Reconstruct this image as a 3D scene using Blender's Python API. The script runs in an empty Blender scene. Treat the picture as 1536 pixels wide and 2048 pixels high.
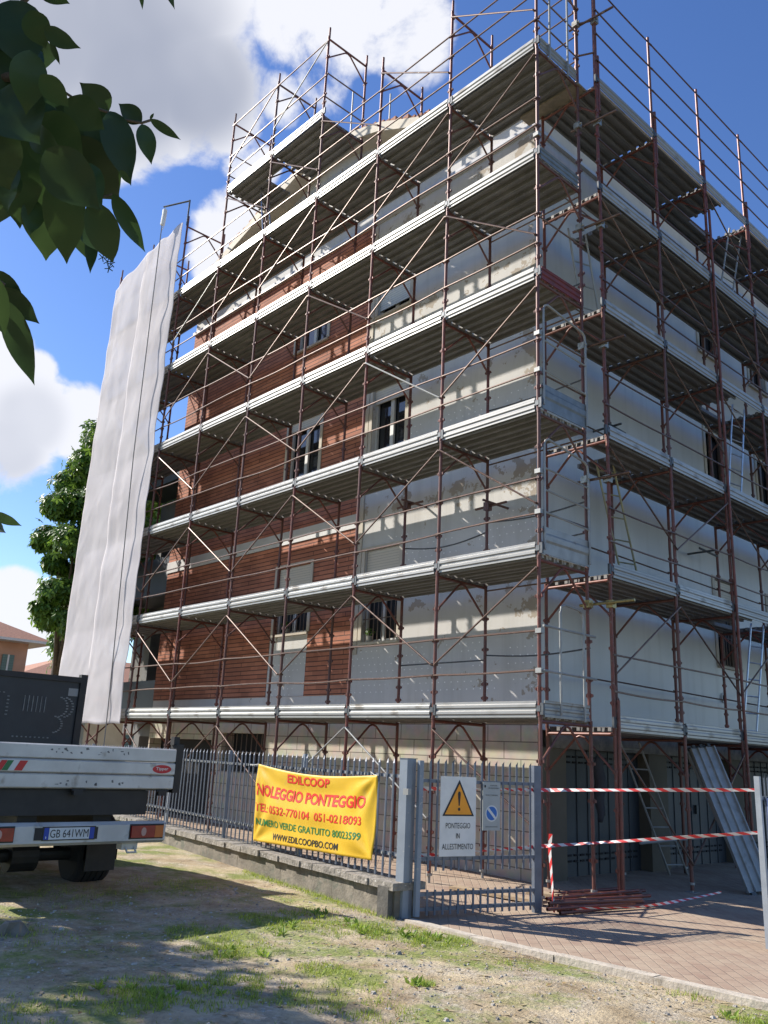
import bpy, math, random
from mathutils import Vector, Matrix, noise as mnoise
random.seed(7)
SC = bpy.context.scene
COL = SC.collection
R = math.radians

# ------------------------------------------------------------------ camera
CAM_R = [[0.67806, 0.73363, 0.04509], [-0.17293, 0.21894, -0.96029], [-0.71437, 0.64333, 0.27533]]
CAM_C = Vector((6.51, -8.57, -0.527)); FPX = 1706.2
CAM_R = [[0.678492, 0.733248, 0.044672], [-0.173046, 0.218632, -0.960341], [-0.713935, 0.643853, 0.275226]]
CAM_C = Vector((6.5105, -8.5699, -0.5272)); FPX = 1706.2
cd = bpy.data.cameras.new('camera'); cam = bpy.data.objects.new('camera', cd); COL.objects.link(cam)
cd.sensor_fit = 'HORIZONTAL'; cd.sensor_width = 36; cd.lens = FPX / 1536 * 36
cd.clip_start = 0.05; cd.clip_end = 2000
rx, dn, fw = Vector(CAM_R[0]), Vector(CAM_R[1]), Vector(CAM_R[2])
M = Matrix.Identity(4)
for i in range(3):
    M[i][0] = rx[i]; M[i][1] = -dn[i]; M[i][2] = -fw[i]; M[i][3] = CAM_C[i]
cam.matrix_world = M
SC.camera = cam
def pix(x, y, d):            # where a pixel of the photograph lies at distance d (used to measure the place)
    v = (rx * ((x - 768) / FPX) + dn * ((y - 1024) / FPX) + fw).normalized()
    return CAM_C + v * d
def pdir(x, y): return (pix(x, y, 1.0) - CAM_C).normalized()

# ------------------------------------------------------------------ light, sky, exposure
SUN = Vector((-2.05, -1.0, 1.64)).normalized()          # towards the sun
elev = math.asin(SUN.z); azim = math.atan2(SUN.x, SUN.y)
sl = bpy.data.lights.new('sun', 'SUN'); so = bpy.data.objects.new('sun', sl); COL.objects.link(so)
sl.energy = 5.0; sl.angle = R(0.55); sl.color = (1.0, 0.94, 0.86)
so.rotation_euler = (-SUN).to_track_quat('-Z', 'Y').to_euler()
SC.view_settings.view_transform = 'Standard'; SC.view_settings.look = 'None'
SC.view_settings.exposure = 0.78; SC.view_settings.gamma = 1.0; SC.view_settings.use_curve_mapping = False
W = bpy.data.worlds.new('World'); SC.world = W; W.use_nodes = True
wt = W.node_tree; wt.nodes.clear()
def wn(t, **k):
    n = wt.nodes.new(t)
    for a, b in k.items(): setattr(n, a, b)
    return n
def wl(a, b): wt.links.new(a, b)
sky = wn('ShaderNodeTexSky', sky_type='NISHITA', sun_disc=False, sun_elevation=elev, sun_rotation=azim)
sky.air_density = 1.0; sky.dust_density = 0.25; sky.ozone_density = 3.0
hs = wn('ShaderNodeHueSaturation'); hs.inputs['Saturation'].default_value = 1.18; hs.inputs['Value'].default_value = 1.7; hs.inputs['Hue'].default_value = .512
wl(sky.outputs[0], hs.inputs['Color'])
tc = wn('ShaderNodeTexCoord')
nz = wn('ShaderNodeTexNoise'); nz.inputs['Scale'].default_value = 6.5; nz.inputs['Detail'].default_value = 12; nz.inputs['Roughness'].default_value = .6; nz.inputs['Distortion'].default_value = .25
wl(tc.outputs['Generated'], nz.inputs['Vector'])
nz2 = wn('ShaderNodeTexNoise'); nz2.inputs['Scale'].default_value = 2.6; nz2.inputs['Detail'].default_value = 4
wl(tc.outputs['Generated'], nz2.inputs['Vector'])
def wm(op, a, b=None, c=None, clamp=False):
    n = wn('ShaderNodeMath', operation=op); n.use_clamp = clamp
    for i, v in enumerate((a, b, c)):
        if v is None: continue
        if isinstance(v, (int, float)): n.inputs[i].default_value = v
        else: wl(v, n.inputs[i])
    return n.outputs[0]
CLOUDS = [  # centre in the photograph, radius there, weight, greyness
 (260, 110, 230, 1, 1), (400, 160, 170, 1, 1), (110, 60, 190, 1, 1), (330, 0, 210, 1, 1), (455, 245, 85, .9, .3), (210, 230, 130, 1, .4), (0, -80, 260, 1, 1), (350, 260, 70, .8, .2),
 (600, 50, 120, .95, .2), (700, 60, 130, .8, 0), (800, 70, 120, .75, 0), (650, 150, 100, .75, 0), (560, 190, 70, .8, 0), (520, 330, 50, .7, 0), (440, 440, 75, .6, 0), (470, 500, 110, .8, 0), (500, 420, 80, .7, 0), (490, 320, 70, .6, 0),
 (60, 840, 115, 1, .6), (150, 850, 95, .95, .3), (20, 890, 115, 1, .6), (185, 900, 70, .85, .1), (10, 710, 70, .85, .1), (60, 745, 60, .8, 0),
 (20, 1230, 100, .95, 0), (95, 1300, 85, .85, 0), (20, 1320, 100, .9, .1), (-280, 900, 240, 1, .5), (-330, 1300, 240, 1, .2)]  # last two clouds lie out of view, added for the light they give
acc = None; gacc = None
for (bx, by, br, bs, gr) in CLOUDS:
    d = pdir(bx, by)
    vd = wn('ShaderNodeVectorMath', operation='DISTANCE'); wl(tc.outputs['Generated'], vd.inputs[0]); vd.inputs[1].default_value = d
    v = wm('MULTIPLY', wm('SUBTRACT', 1.0, wm('DIVIDE', vd.outputs['Value'], br / 1706 * 1.05), clamp=True), 1.7)
    v = wm('MULTIPLY', wm('SMOOTH_MIN', v, 1.0, .3), bs)
    acc = v if acc is None else wm('MAXIMUM', acc, v)
    if gr > .05:
        g_ = wm('MULTIPLY', v, gr); gacc = g_ if gacc is None else wm('MAXIMUM', gacc, g_)
dens = wm('ADD', acc, wm('MULTIPLY', wm('MULTIPLY', wm('SUBTRACT', nz.outputs[0], .5), 2.9), wm('MULTIPLY', acc, 3.0, clamp=True)))
mr = wn('ShaderNodeMapRange', interpolation_type='SMOOTHSTEP'); wl(dens, mr.inputs[0]); mr.inputs[1].default_value = .30; mr.inputs[2].default_value = .72
thick = wn('ShaderNodeMapRange', interpolation_type='SMOOTHSTEP'); wl(wm('ADD', gacc, wm('MULTIPLY', wm('SUBTRACT', nz2.outputs[0], .5), 1.6)), thick.inputs[0]); thick.inputs[1].default_value = .3; thick.inputs[2].default_value = 1.15
ccol = wn('ShaderNodeMixRGB'); wl(thick.outputs[0], ccol.inputs[0])
ccol.inputs[1].default_value = (8.4, 8.5, 9.0, 1); ccol.inputs[2].default_value = (3.5, 3.8, 4.7, 1)
cm = wn('ShaderNodeMixRGB'); wl(wm('MULTIPLY', mr.outputs[0], .96), cm.inputs[0]); wl(hs.outputs[0], cm.inputs[1]); wl(ccol.outputs[0], cm.inputs[2])
bg = wn('ShaderNodeBackground'); bg.inputs['Strength'].default_value = 0.066; wl(cm.outputs[0], bg.inputs['Color'])
wo = wn('ShaderNodeOutputWorld'); wl(bg.outputs[0], wo.inputs['Surface'])

# ------------------------------------------------------------------ materials
def mat(name, c1, c2=None, scale=6.0, rough=.6, metal=0.0, bump=0.0, bscale=None, detail=6, rnd=None, lo=.35, hi=.65, spec=None, stretch=None, c3=None, s3=30, f3=(.58, .66), sss=None):
    m = bpy.data.materials.new(name); m.use_nodes = True; nt = m.node_tree; b = nt.nodes['Principled BSDF']
    b.inputs['Roughness'].default_value = rough; b.inputs['Metallic'].default_value = metal
    if spec is not None: b.inputs['Specular IOR Level'].default_value = spec
    N = nt.nodes.new; L = nt.links.new
    t = N('ShaderNodeTexCoord'); mp = N('ShaderNodeMapping'); L(t.outputs['Object'], mp.inputs[0])
    if stretch: mp.inputs['Scale'].default_value = stretch
    c2 = c2 or tuple(x * .82 for x in c1)
    n = N('ShaderNodeTexNoise'); n.inputs['Scale'].default_value = scale; n.inputs['Detail'].default_value = detail; L(mp.outputs[0], n.inputs['Vector'])
    r = N('ShaderNodeValToRGB'); r.color_ramp.elements[0].position = lo; r.color_ramp.elements[1].position = hi
    r.color_ramp.elements[0].color = (*c1, 1); r.color_ramp.elements[1].color = (*c2, 1); L(n.outputs[0], r.inputs[0])
    out = r.outputs[0]
    if c3:
        n3 = N('ShaderNodeTexNoise'); n3.inputs['Scale'].default_value = s3; n3.inputs['Detail'].default_value = 5; L(mp.outputs[0], n3.inputs['Vector'])
        r3 = N('ShaderNodeMapRange'); r3.inputs[1].default_value = f3[0]; r3.inputs[2].default_value = f3[1]; L(n3.outputs[0], r3.inputs[0])
        mx = N('ShaderNodeMixRGB'); L(r3.outputs[0], mx.inputs[0]); L(out, mx.inputs[1]); mx.inputs[2].default_value = (*c3, 1); out = mx.outputs[0]
    if rnd:
        oi = N('ShaderNodeObjectInfo'); mx = N('ShaderNodeMixRGB'); L(oi.outputs['Random'], mx.inputs[0]); L(out, mx.inputs[1]); mx.inputs[2].default_value = (*rnd, 1)
        mx.blend_type = 'MIX'; out = mx.outputs[0]
    L(out, b.inputs['Base Color'])
    if bump:
        bn = N('ShaderNodeTexNoise'); bn.inputs['Scale'].default_value = bscale or scale * 4; bn.inputs['Detail'].default_value = 6; L(mp.outputs[0], bn.inputs['Vector'])
        bp = N('ShaderNodeBump'); bp.inputs['Strength'].default_value = bump; bp.inputs['Distance'].default_value = .02; L(bn.outputs[0], bp.inputs['Height']); L(bp.outputs[0], b.inputs['Normal'])
    return m
RUST = mat('red_oxide_tube', (.23, .06, .04), (.11, .042, .03), 9, .5, .2, rnd=(.12, .06, .048), c3=(.22, .17, .13), s3=26, f3=(.62, .7))
BROWN = mat('worn_brown_tube', (.15, .085, .06), (.07, .04, .032), 8, .42, .4, rnd=(.16, .10, .075), c3=(.3, .26, .22), s3=22, f3=(.6, .72))
GALV = mat('galvanised_steel', (.34, .34, .32), (.25, .25, .235), 7, .5, .3, bump=.05, rnd=(.3, .3, .28), c3=(.2, .17, .14), s3=9, f3=(.62, .75))
DECKM = mat('dirty_steel_deck', (.25, .245, .235), (.17, .165, .155), 3, .6, .25, rnd=(.2, .19, .175), c3=(.6, .57, .52), s3=60, f3=(.66, .7))
TOE = mat('zinc_toe_board', (.44, .435, .41), (.31, .305, .28), 3, .42, .3, rnd=(.29, .285, .265), c3=(.17, .15, .125), s3=9, f3=(.56, .7), stretch=(.4, 1, 1))
BRACKET = mat('dark_steel_bracket', (.11, .12, .125), (.07, .075, .08), 14, .55, .5)
COUPLER = mat('steel_coupler', (.42, .4, .33), (.25, .23, .18), 20, .45, .7)
YCOUPLER = mat('yellow_zinc_coupler', (.45, .37, .16), (.28, .22, .1), 20, .45, .7)
REDT = mat('red_toe_board_paint', (.2, .035, .03), (.13, .03, .028), 8, .6)
BLUET = mat('blue_grey_toe_board', (.2, .225, .24), (.15, .17, .18), 8, .5, .2)
FENCEM = mat('blue_grey_fence_paint', (.135, .155, .19), (.10, .118, .145), 6, .45, .1, c3=(.3, .3, .29), s3=25, f3=(.68, .75))
POSTM = mat('grey_blue_post_paint', (.24, .275, .315), (.19, .22, .255), 3, .5, .1, c3=(.35, .35, .33), s3=18, f3=(.66, .72))
def brickmat():
    m = bpy.data.materials.new('red_brick_facing'); m.use_nodes = True; nt = m.node_tree; b = nt.nodes['Principled BSDF']; N = nt.nodes.new; L = nt.links.new
    t = N('ShaderNodeTexCoord'); s = N('ShaderNodeSeparateXYZ'); L(t.outputs['Object'], s.inputs[0]); c = N('ShaderNodeCombineXYZ'); L(s.outputs[0], c.inputs[0]); L(s.outputs[2], c.inputs[1])
    br = N('ShaderNodeTexBrick'); L(c.outputs[0], br.inputs['Vector']); br.inputs['Scale'].default_value = 1.0
    br.inputs['Brick Width'].default_value = 2.2; br.inputs['Row Height'].default_value = .087; br.inputs['Mortar Size'].default_value = .009; br.inputs['Mortar Smooth'].default_value = .2
    br.inputs['Color1'].default_value = (.44, .155, .085, 1); br.inputs['Color2'].default_value = (.48, .185, .105, 1); br.inputs['Mortar'].default_value = (.10, .045, .03, 1)
    n = N('ShaderNodeTexNoise'); n.inputs['Scale'].default_value = 1.3; n.inputs['Detail'].default_value = 8; L(t.outputs['Object'], n.inputs[0])
    mx = N('ShaderNodeMixRGB'); mx.blend_type = 'MULTIPLY'; mx.inputs[0].default_value = .6; L(br.outputs[0], mx.inputs[1])
    r = N('ShaderNodeValToRGB'); r.color_ramp.elements[0].position = .3; r.color_ramp.elements[0].color = (.62, .6, .6, 1); r.color_ramp.elements[1].position = .65; r.color_ramp.elements[1].color = (1, 1, 1, 1); L(n.outputs[0], r.inputs[0]); L(r.outputs[0], mx.inputs[2])
    b2 = N('ShaderNodeTexBrick'); L(c.outputs[0], b2.inputs['Vector']); b2.inputs['Scale'].default_value = 1.0; b2.inputs['Brick Width'].default_value = .26; b2.inputs['Row Height'].default_value = .087; b2.inputs['Mortar Size'].default_value = .003
    b2.inputs['Color1'].default_value = (1.12, 1.1, 1.06, 1); b2.inputs['Color2'].default_value = (.72, .68, .66, 1); b2.inputs['Mortar'].default_value = (.6, .58, .56, 1)
    mz = N('ShaderNodeMixRGB'); mz.blend_type = 'MULTIPLY'; mz.inputs[0].default_value = .8; L(mx.outputs[0], mz.inputs[1]); L(b2.outputs[0], mz.inputs[2])
    L(mz.outputs[0], b.inputs['Base Color']); b.inputs['Roughness'].default_value = .85
    bp = N('ShaderNodeBump'); bp.inputs['Strength'].default_value = .6; bp.inputs['Distance'].default_value = .01; bp.invert = True; L(br.outputs['Fac'], bp.inputs['Height']); L(bp.outputs[0], b.inputs['Normal'])
    return m
BRICK = brickmat()
def plastermat(name, base, base2, peel, peelband, dots, rough=.8, spec=.3):
    m = bpy.data.materials.new(name); m.use_nodes = True; nt = m.node_tree; b = nt.nodes['Principled BSDF']; N = nt.nodes.new; L = nt.links.new
    t = N('ShaderNodeTexCoord')
    n = N('ShaderNodeTexNoise'); n.inputs['Scale'].default_value = .7; n.inputs['Detail'].default_value = 7; L(t.outputs['Object'], n.inputs[0])
    r = N('ShaderNodeValToRGB'); r.color_ramp.elements[0].position = .35; r.color_ramp.elements[0].color = (*base, 1); r.color_ramp.elements[1].position = .65; r.color_ramp.elements[1].color = (*base2, 1); L(n.outputs[0], r.inputs[0])
    out = r.outputs[0]
    def mth(op, a, bb=None, cl=False):
        q = N('ShaderNodeMath'); q.operation = op; q.use_clamp = cl
        for i, v in enumerate((a, bb)):
            if v is None: continue
            if isinstance(v, (int, float)): q.inputs[i].default_value = v
            else: L(v, q.inputs[i])
        return q.outputs[0]
    sp = N('ShaderNodeSeparateXYZ'); L(t.outputs['Object'], sp.inputs[0])
    mp_ = N('ShaderNodeMapping'); mp_.inputs['Scale'].default_value = (4.5, 4.5, .35); L(t.outputs['Object'], mp_.inputs[0]); sn = N('ShaderNodeTexNoise'); sn.inputs['Scale'].default_value = 1.2; sn.inputs['Detail'].default_value = 8; sn.inputs['Roughness'].default_value = .65; L(mp_.outputs[0], sn.inputs[0])
    sr_ = N('ShaderNodeMapRange'); sr_.inputs[1].default_value = .5; sr_.inputs[2].default_value = .75; sr_.inputs[3].default_value = 0; sr_.inputs[4].default_value = .45; L(sn.outputs[0], sr_.inputs[0])
    ms = N('ShaderNodeMixRGB'); L(sr_.outputs[0], ms.inputs[0]); L(out, ms.inputs[1]); ms.inputs[2].default_value = (.36, .34, .3, 1); out = ms.outputs[0]
    if peel:   # flaked patches, more of them at the listed heights
        pn = N('ShaderNodeTexNoise'); pn.inputs['Scale'].default_value = 3.3; pn.inputs['Detail'].default_value = 9; pn.inputs['Roughness'].default_value = .62; L(t.outputs['Object'], pn.inputs[0])
        band = None
        for (zc, hw, amp) in peelband:
            v = mth('MULTIPLY', mth('SUBTRACT', 1.0, mth('DIVIDE', mth('ABSOLUTE', mth('SUBTRACT', sp.outputs[2], zc)), hw), True), amp)
            band = v if band is None else mth('MAXIMUM', band, v)
        xe = mth('MULTIPLY', mth('SUBTRACT', 1.0, mth('DIVIDE', mth('ABSOLUTE', mth('ADD', sp.outputs[0], 1.2)), .55), True), .11)
        pv = mth('ADD', mth('ADD', pn.outputs[0], band), xe)
        mr2 = N('ShaderNodeMapRange'); mr2.inputs[1].default_value = .662; mr2.inputs[2].default_value = .668; L(pv, mr2.inputs[0])
        mx = N('ShaderNodeMixRGB'); L(mr2.outputs[0], mx.inputs[0]); L(out, mx.inputs[1]); mx.inputs[2].default_value = (*peel, 1); out = mx.outputs[0]
    if dots:   # fixing plugs set into the wall
        fx = mth('ABSOLUTE', mth('SUBTRACT', mth('FRACT', mth('ADD', mth('MULTIPLY', sp.outputs[0], 7.2), mth('MULTIPLY', mth('FLOOR', mth('MULTIPLY', sp.outputs[2], 8.5)), .37))), .5))
        fz = mth('ABSOLUTE', mth('SUBTRACT', mth('FRACT', mth('MULTIPLY', sp.outputs[2], 8.5)), .5))
        dd = mth('ADD', mth('POWER', fx, 2.0), mth('POWER', fz, 2.0))
        dm = mth('LESS_THAN', dd, .0075)
        dn_ = N('ShaderNodeTexNoise'); dn_.inputs['Scale'].default_value = 1.4; L(t.outputs['Object'], dn_.inputs[0])
        zz = None
        for lvl in range(5):
            v = mth('LESS_THAN', mth('ABSOLUTE', mth('SUBTRACT', sp.outputs[2], 2.0 * lvl + .85)), .4); zz = v if zz is None else mth('MAXIMUM', zz, v)
        dm = mth('MULTIPLY', mth('MULTIPLY', dm, mth('GREATER_THAN', dn_.outputs[0], .45)), zz)
        mx = N('ShaderNodeMixRGB'); L(mth('MULTIPLY', dm, .75), mx.inputs[0]); L(out, mx.inputs[1]); mx.inputs[2].default_value = (.95, .93, .88, 1); out = mx.outputs[0]
    L(out, b.inputs['Base Color']); b.inputs['Roughness'].default_value = rough; b.inputs['Specular IOR Level'].default_value = spec
    bn = N('ShaderNodeTexNoise'); bn.inputs['Scale'].default_value = 60; bn.inputs['Detail'].default_value = 3; L(t.outputs['Object'], bn.inputs[0])
    bp = N('ShaderNodeBump'); bp.inputs['Strength'].default_value = .15; bp.inputs['Distance'].default_value = .01; L(bn.outputs[0], bp.inputs['Height']); L(bp.outputs[0], b.inputs['Normal'])
    return m
PLASTER = plastermat('pale_flaking_plaster', (.57, .55, .515), (.5, .485, .455), (.35, .3, .24), [(1.95, .35, .09), (3.85, .55, .13), (5.9, .5, .11), (7.7, .5, .1), (9.8, .6, .1), (.75, .3, .07), (2.6, .3, .08)], True)
GREYWALL = plastermat('smooth_grey_render', (.56, .54, .50), (.47, .46, .435), None, [], False, .38, .5)
BEIGE = mat('beige_surround', (.5, .44, .35), (.42, .37, .29), 3, .75, bump=.1)
CREAM = mat('cream_verge_render', (.62, .55, .43), (.5, .45, .36), 2, .8)
STRIPE = mat('white_string_course', (.6, .59, .57), (.5, .49, .48), 2, .7)
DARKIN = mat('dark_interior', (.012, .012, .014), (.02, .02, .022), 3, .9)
GLASS = mat('window_glass', (.015, .018, .022), (.02, .022, .026), 2, .06, 0, spec=.9)
WFRAME = mat('white_window_frame', (.55, .54, .5), (.48, .47, .44), 5, .5)
WFRAMED = mat('brown_window_frame', (.16, .11, .08), (.12, .085, .065), 5, .5)
def slatmat(name, col, pitch=.05):
    m = bpy.data.materials.new(name); m.use_nodes = True; nt = m.node_tree; b = nt.nodes['Principled BSDF']; N = nt.nodes.new; L = nt.links.new
    t = N('ShaderNodeTexCoord'); s = N('ShaderNodeSeparateXYZ'); L(t.outputs['Object'], s.inputs[0])
    a = N('ShaderNodeMath'); a.operation = 'MULTIPLY'; L(s.outputs[2], a.inputs[0]); a.inputs[1].default_value = 1 / pitch
    f = N('ShaderNodeMath'); f.operation = 'FRACT'; L(a.outputs[0], f.inputs[0])
    r = N('ShaderNodeValToRGB'); r.color_ramp.elements[0].position = .0; r.color_ramp.elements[0].color = (*[c * .25 for c in col], 1); r.color_ramp.elements[1].position = .16; r.color_ramp.elements[1].color = (*col, 1); L(f.outputs[0], r.inputs[0])
    L(r.outputs[0], b.inputs['Base Color']); b.inputs['Roughness'].default_value = .55
    bp = N('ShaderNodeBump'); bp.inputs['Strength'].default_value = .5; bp.inputs['Distance'].default_value = .01; L(f.outputs[0], bp.inputs['Height']); L(bp.outputs[0], b.inputs['Normal'])
    return m
SHUT = slatmat('beige_roller_slats', (.52, .46, .36)); SHUTG = slatmat('pale_roller_slats', (.55, .55, .5))
def blockmat():
    m = bpy.data.materials.new('split_block_base'); m.use_nodes = True; nt = m.node_tree; b = nt.nodes['Principled BSDF']; N = nt.nodes.new; L = nt.links.new
    t = N('ShaderNodeTexCoord'); s = N('ShaderNodeSeparateXYZ'); L(t.outputs['Object'], s.inputs[0]); c = N('ShaderNodeCombineXYZ')
    ad = N('ShaderNodeMath'); ad.operation = 'ADD'; L(s.outputs[0], ad.inputs[0]); L(s.outputs[1], ad.inputs[1]); L(ad.outputs[0], c.inputs[0]); L(s.outputs[2], c.inputs[1])
    br = N('ShaderNodeTexBrick'); L(c.outputs[0], br.inputs['Vector']); br.inputs['Scale'].default_value = 1.0
    br.inputs['Brick Width'].default_value = .62; br.inputs['Row Height'].default_value = .24; br.inputs['Mortar Size'].default_value = .008
    br.inputs['Color1'].default_value = (.5, .43, .32, 1); br.inputs['Color2'].default_value = (.44, .38, .285, 1); br.inputs['Mortar'].default_value = (.16, .13, .1, 1)
    n = N('ShaderNodeTexNoise'); n.inputs['Scale'].default_value = 6; n.inputs['Detail'].default_value = 8; L(t.outputs['Object'], n.inputs[0])
    mx = N('ShaderNodeMixRGB'); mx.blend_type = 'MULTIPLY'; mx.inputs[0].default_value = .5; L(br.outputs[0], mx.inputs[1]); L(n.outputs['Color'], mx.inputs[2])
    hs_ = N('ShaderNodeHueSaturation'); hs_.inputs['Saturation'].default_value = .8; hs_.inputs['Value'].default_value = 1.35; L(mx.outputs[0], hs_.inputs['Color'])
    L(hs_.outputs[0], b.inputs['Base Color']); b.inputs['Roughness'].default_value = .9
    return m
BLOCK = blockmat()
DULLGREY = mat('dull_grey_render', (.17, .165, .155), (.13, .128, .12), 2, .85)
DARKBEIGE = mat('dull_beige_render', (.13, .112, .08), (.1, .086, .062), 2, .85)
GARAGE = mat('blue_grey_garage_steel', (.05, .06, .07), (.038, .046, .055), 1.5, .5, .1)
CONC = mat('weathered_concrete', (.24, .21, .165), (.13, .115, .09), 5, .9, bump=.5, bscale=30, c3=(.13, .13, .1), s3=8, f3=(.56, .66))
TILE = mat('terracotta_roof', (.42, .2, .12), (.3, .14, .085), 12, .85, bump=.5, bscale=20)
WOOD = mat('weathered_plank_wood', (.42, .32, .2), (.3, .22, .14), 12, .8, bump=.2, stretch=(1, 8, 1))

# ------------------------------------------------------------------ mesh helpers
class MB:
    def __init__(s): s.v = []; s.f = []; s.m = []
    def poly(s, pts, mi=0):
        b = len(s.v); s.v += [tuple(p) for p in pts]; s.f.append(tuple(range(b, b + len(pts)))); s.m.append(mi)
    def box(s, a, c, mi=0):
        x0, y0, z0 = a; x1, y1, z1 = c; b = len(s.v)
        s.v += [(x0, y0, z0), (x1, y0, z0), (x1, y1, z0), (x0, y1, z0), (x0, y0, z1), (x1, y0, z1), (x1, y1, z1), (x0, y1, z1)]
        for q in ((0, 3, 2, 1), (4, 5, 6, 7), (0, 1, 5, 4), (1, 2, 6, 5), (2, 3, 7, 6), (3, 0, 4, 7)): s.f.append(tuple(b + i for i in q)); s.m.append(mi)
    def obox(s, o, ax, ay, az, mi=0):      # oriented box: corner o and three edge vectors
        o = Vector(o); ax = Vector(ax); ay = Vector(ay); az = Vector(az); b = len(s.v)
        s.v += [tuple(p) for p in (o, o + ax, o + ax + ay, o + ay, o + az, o + ax + az, o + ax + ay + az, o + ay + az)]
        for q in ((0, 3, 2, 1), (4, 5, 6, 7), (0, 1, 5, 4), (1, 2, 6, 5), (2, 3, 7, 6), (3, 0, 4, 7)): s.f.append(tuple(b + i for i in q)); s.m.append(mi)
    def tube(s, pts, r, n=8, mi=0, cap=True, r2=None):
        pts = [Vector(p) for p in pts]; rings = []
        for i, p in enumerate(pts):
            d = (pts[min(i + 1, len(pts) - 1)] - pts[max(i - 1, 0)]).normalized()
            u = d.cross(Vector((0, 0, 1)) if abs(d.z) < .9 else Vector((1, 0, 0))).normalized(); w = d.cross(u)
            rr = r if r2 is None else r + (r2 - r) * i / max(1, len(pts) - 1)
            b = len(s.v); rings.append(b)
            for k in range(n):
                a = 2 * math.pi * k / n; s.v.append(tuple(p + (u * math.cos(a) + w * math.sin(a)) * rr))
        for i in range(len(rings) - 1):
            for k in range(n):
                s.f.append((rings[i] + k, rings[i] + (k + 1) % n, rings[i + 1] + (k + 1) % n, rings[i + 1] + k)); s.m.append(mi)
        if cap:
            s.f.append(tuple(rings[0] + k for k in range(n))[::-1]); s.m.append(mi); s.f.append(tuple(rings[-1] + k for k in range(n))); s.m.append(mi)
    def prism(s, prof, o, u, v, d, mi=0, cap=True):   # closed profile (list of (a,b)) in plane u,v at o swept by vector d
        o = Vector(o); u = Vector(u); v = Vector(v); d = Vector(d); b = len(s.v); n = len(prof)
        for (a, c) in prof: s.v.append(tuple(o + u * a + v * c))
        for (a, c) in prof: s.v.append(tuple(o + u * a + v * c + d))
        for i in range(n): s.f.append((b + i, b + (i + 1) % n, b + n + (i + 1) % n, b + n + i)); s.m.append(mi)
        if cap: s.f.append(tuple(b + i for i in range(n))[::-1]); s.m.append(mi); s.f.append(tuple(b + n + i for i in range(n))); s.m.append(mi)
    def mesh(s, name, mats, smooth=False):
        me = bpy.data.meshes.new(name); me.from_pydata(s.v, [], s.f)
        for m in (mats if isinstance(mats, (list, tuple)) else [mats]): me.materials.append(m)
        me.polygons.foreach_set('material_index', s.m)
        if smooth: me.polygons.foreach_set('use_smooth', [True] * len(s.f))
        me.update(); return me
    def build(s, name, mats, parent=None, smooth=False, loc=None):
        o = bpy.data.objects.new(name, s.mesh(name, mats, smooth)); COL.objects.link(o)
        if loc is not None: o.location = loc
        if parent is not None: o.parent = parent
        return o
def tag(o, label=None, cat=None, group=None, kind=None):
    if label: o['label'] = label
    if cat: o['category'] = cat
    if group: o['group'] = group
    if kind: o['kind'] = kind
    return o
def thing(name, label, cat, loc=(0, 0, 0), group=None):
    o = bpy.data.objects.new(name, None); COL.objects.link(o); o.location = loc; o.empty_display_size = .2
    return tag(o, label, cat, group)
def inst(name, me, parent, loc=(0, 0, 0), rot=(0, 0, 0), scale=(1, 1, 1)):
    o = bpy.data.objects.new(name, me); COL.objects.link(o); o.location = loc; o.rotation_euler = rot; o.scale = scale; o.parent = parent
    return o
_fc = {}
def glyphs(s, bold=.0):       # flat lettering outline: verts (x,y) normalised to 0..1 in width and height, and faces
    k = (s, bold)
    if k in _fc: return _fc[k]
    cu = bpy.data.curves.new('t', 'FONT'); cu.body = s; cu.size = 1; cu.offset = bold; cu.resolution_u = 3
    o = bpy.data.objects.new('t', cu); COL.objects.link(o); dg = bpy.context.evaluated_depsgraph_get(); dg.update()
    me = o.evaluated_get(dg).to_mesh()
    V = [(v.co.x, v.co.y) for v in me.vertices]; F = [tuple(p.vertices) for p in me.polygons]
    o.evaluated_get(dg).to_mesh_clear(); bpy.data.objects.remove(o); bpy.data.curves.remove(cu)
    x0 = min(a for a, b in V); x1 = max(a for a, b in V); y0 = min(b for a, b in V); y1 = max(b for a, b in V)
    V = [((a - x0) / (x1 - x0), (b - y0) / (y1 - y0)) for a, b in V]
    _fc[k] = (V, F); return _fc[k]
def lettering(mb, s, fn, mi=0, bold=.0):    # fn(u,v)->world point
    V, F = glyphs(s, bold); b = len(mb.v)
    mb.v += [tuple(fn(u, v)) for u, v in V]
    for f in F: mb.f.append(tuple(b + i for i in f)); mb.m.append(mi)
def flat(name, col, rough=.5, metal=0): return mat(name, col, tuple(c * .9 for c in col), 8, rough, metal)

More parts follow.
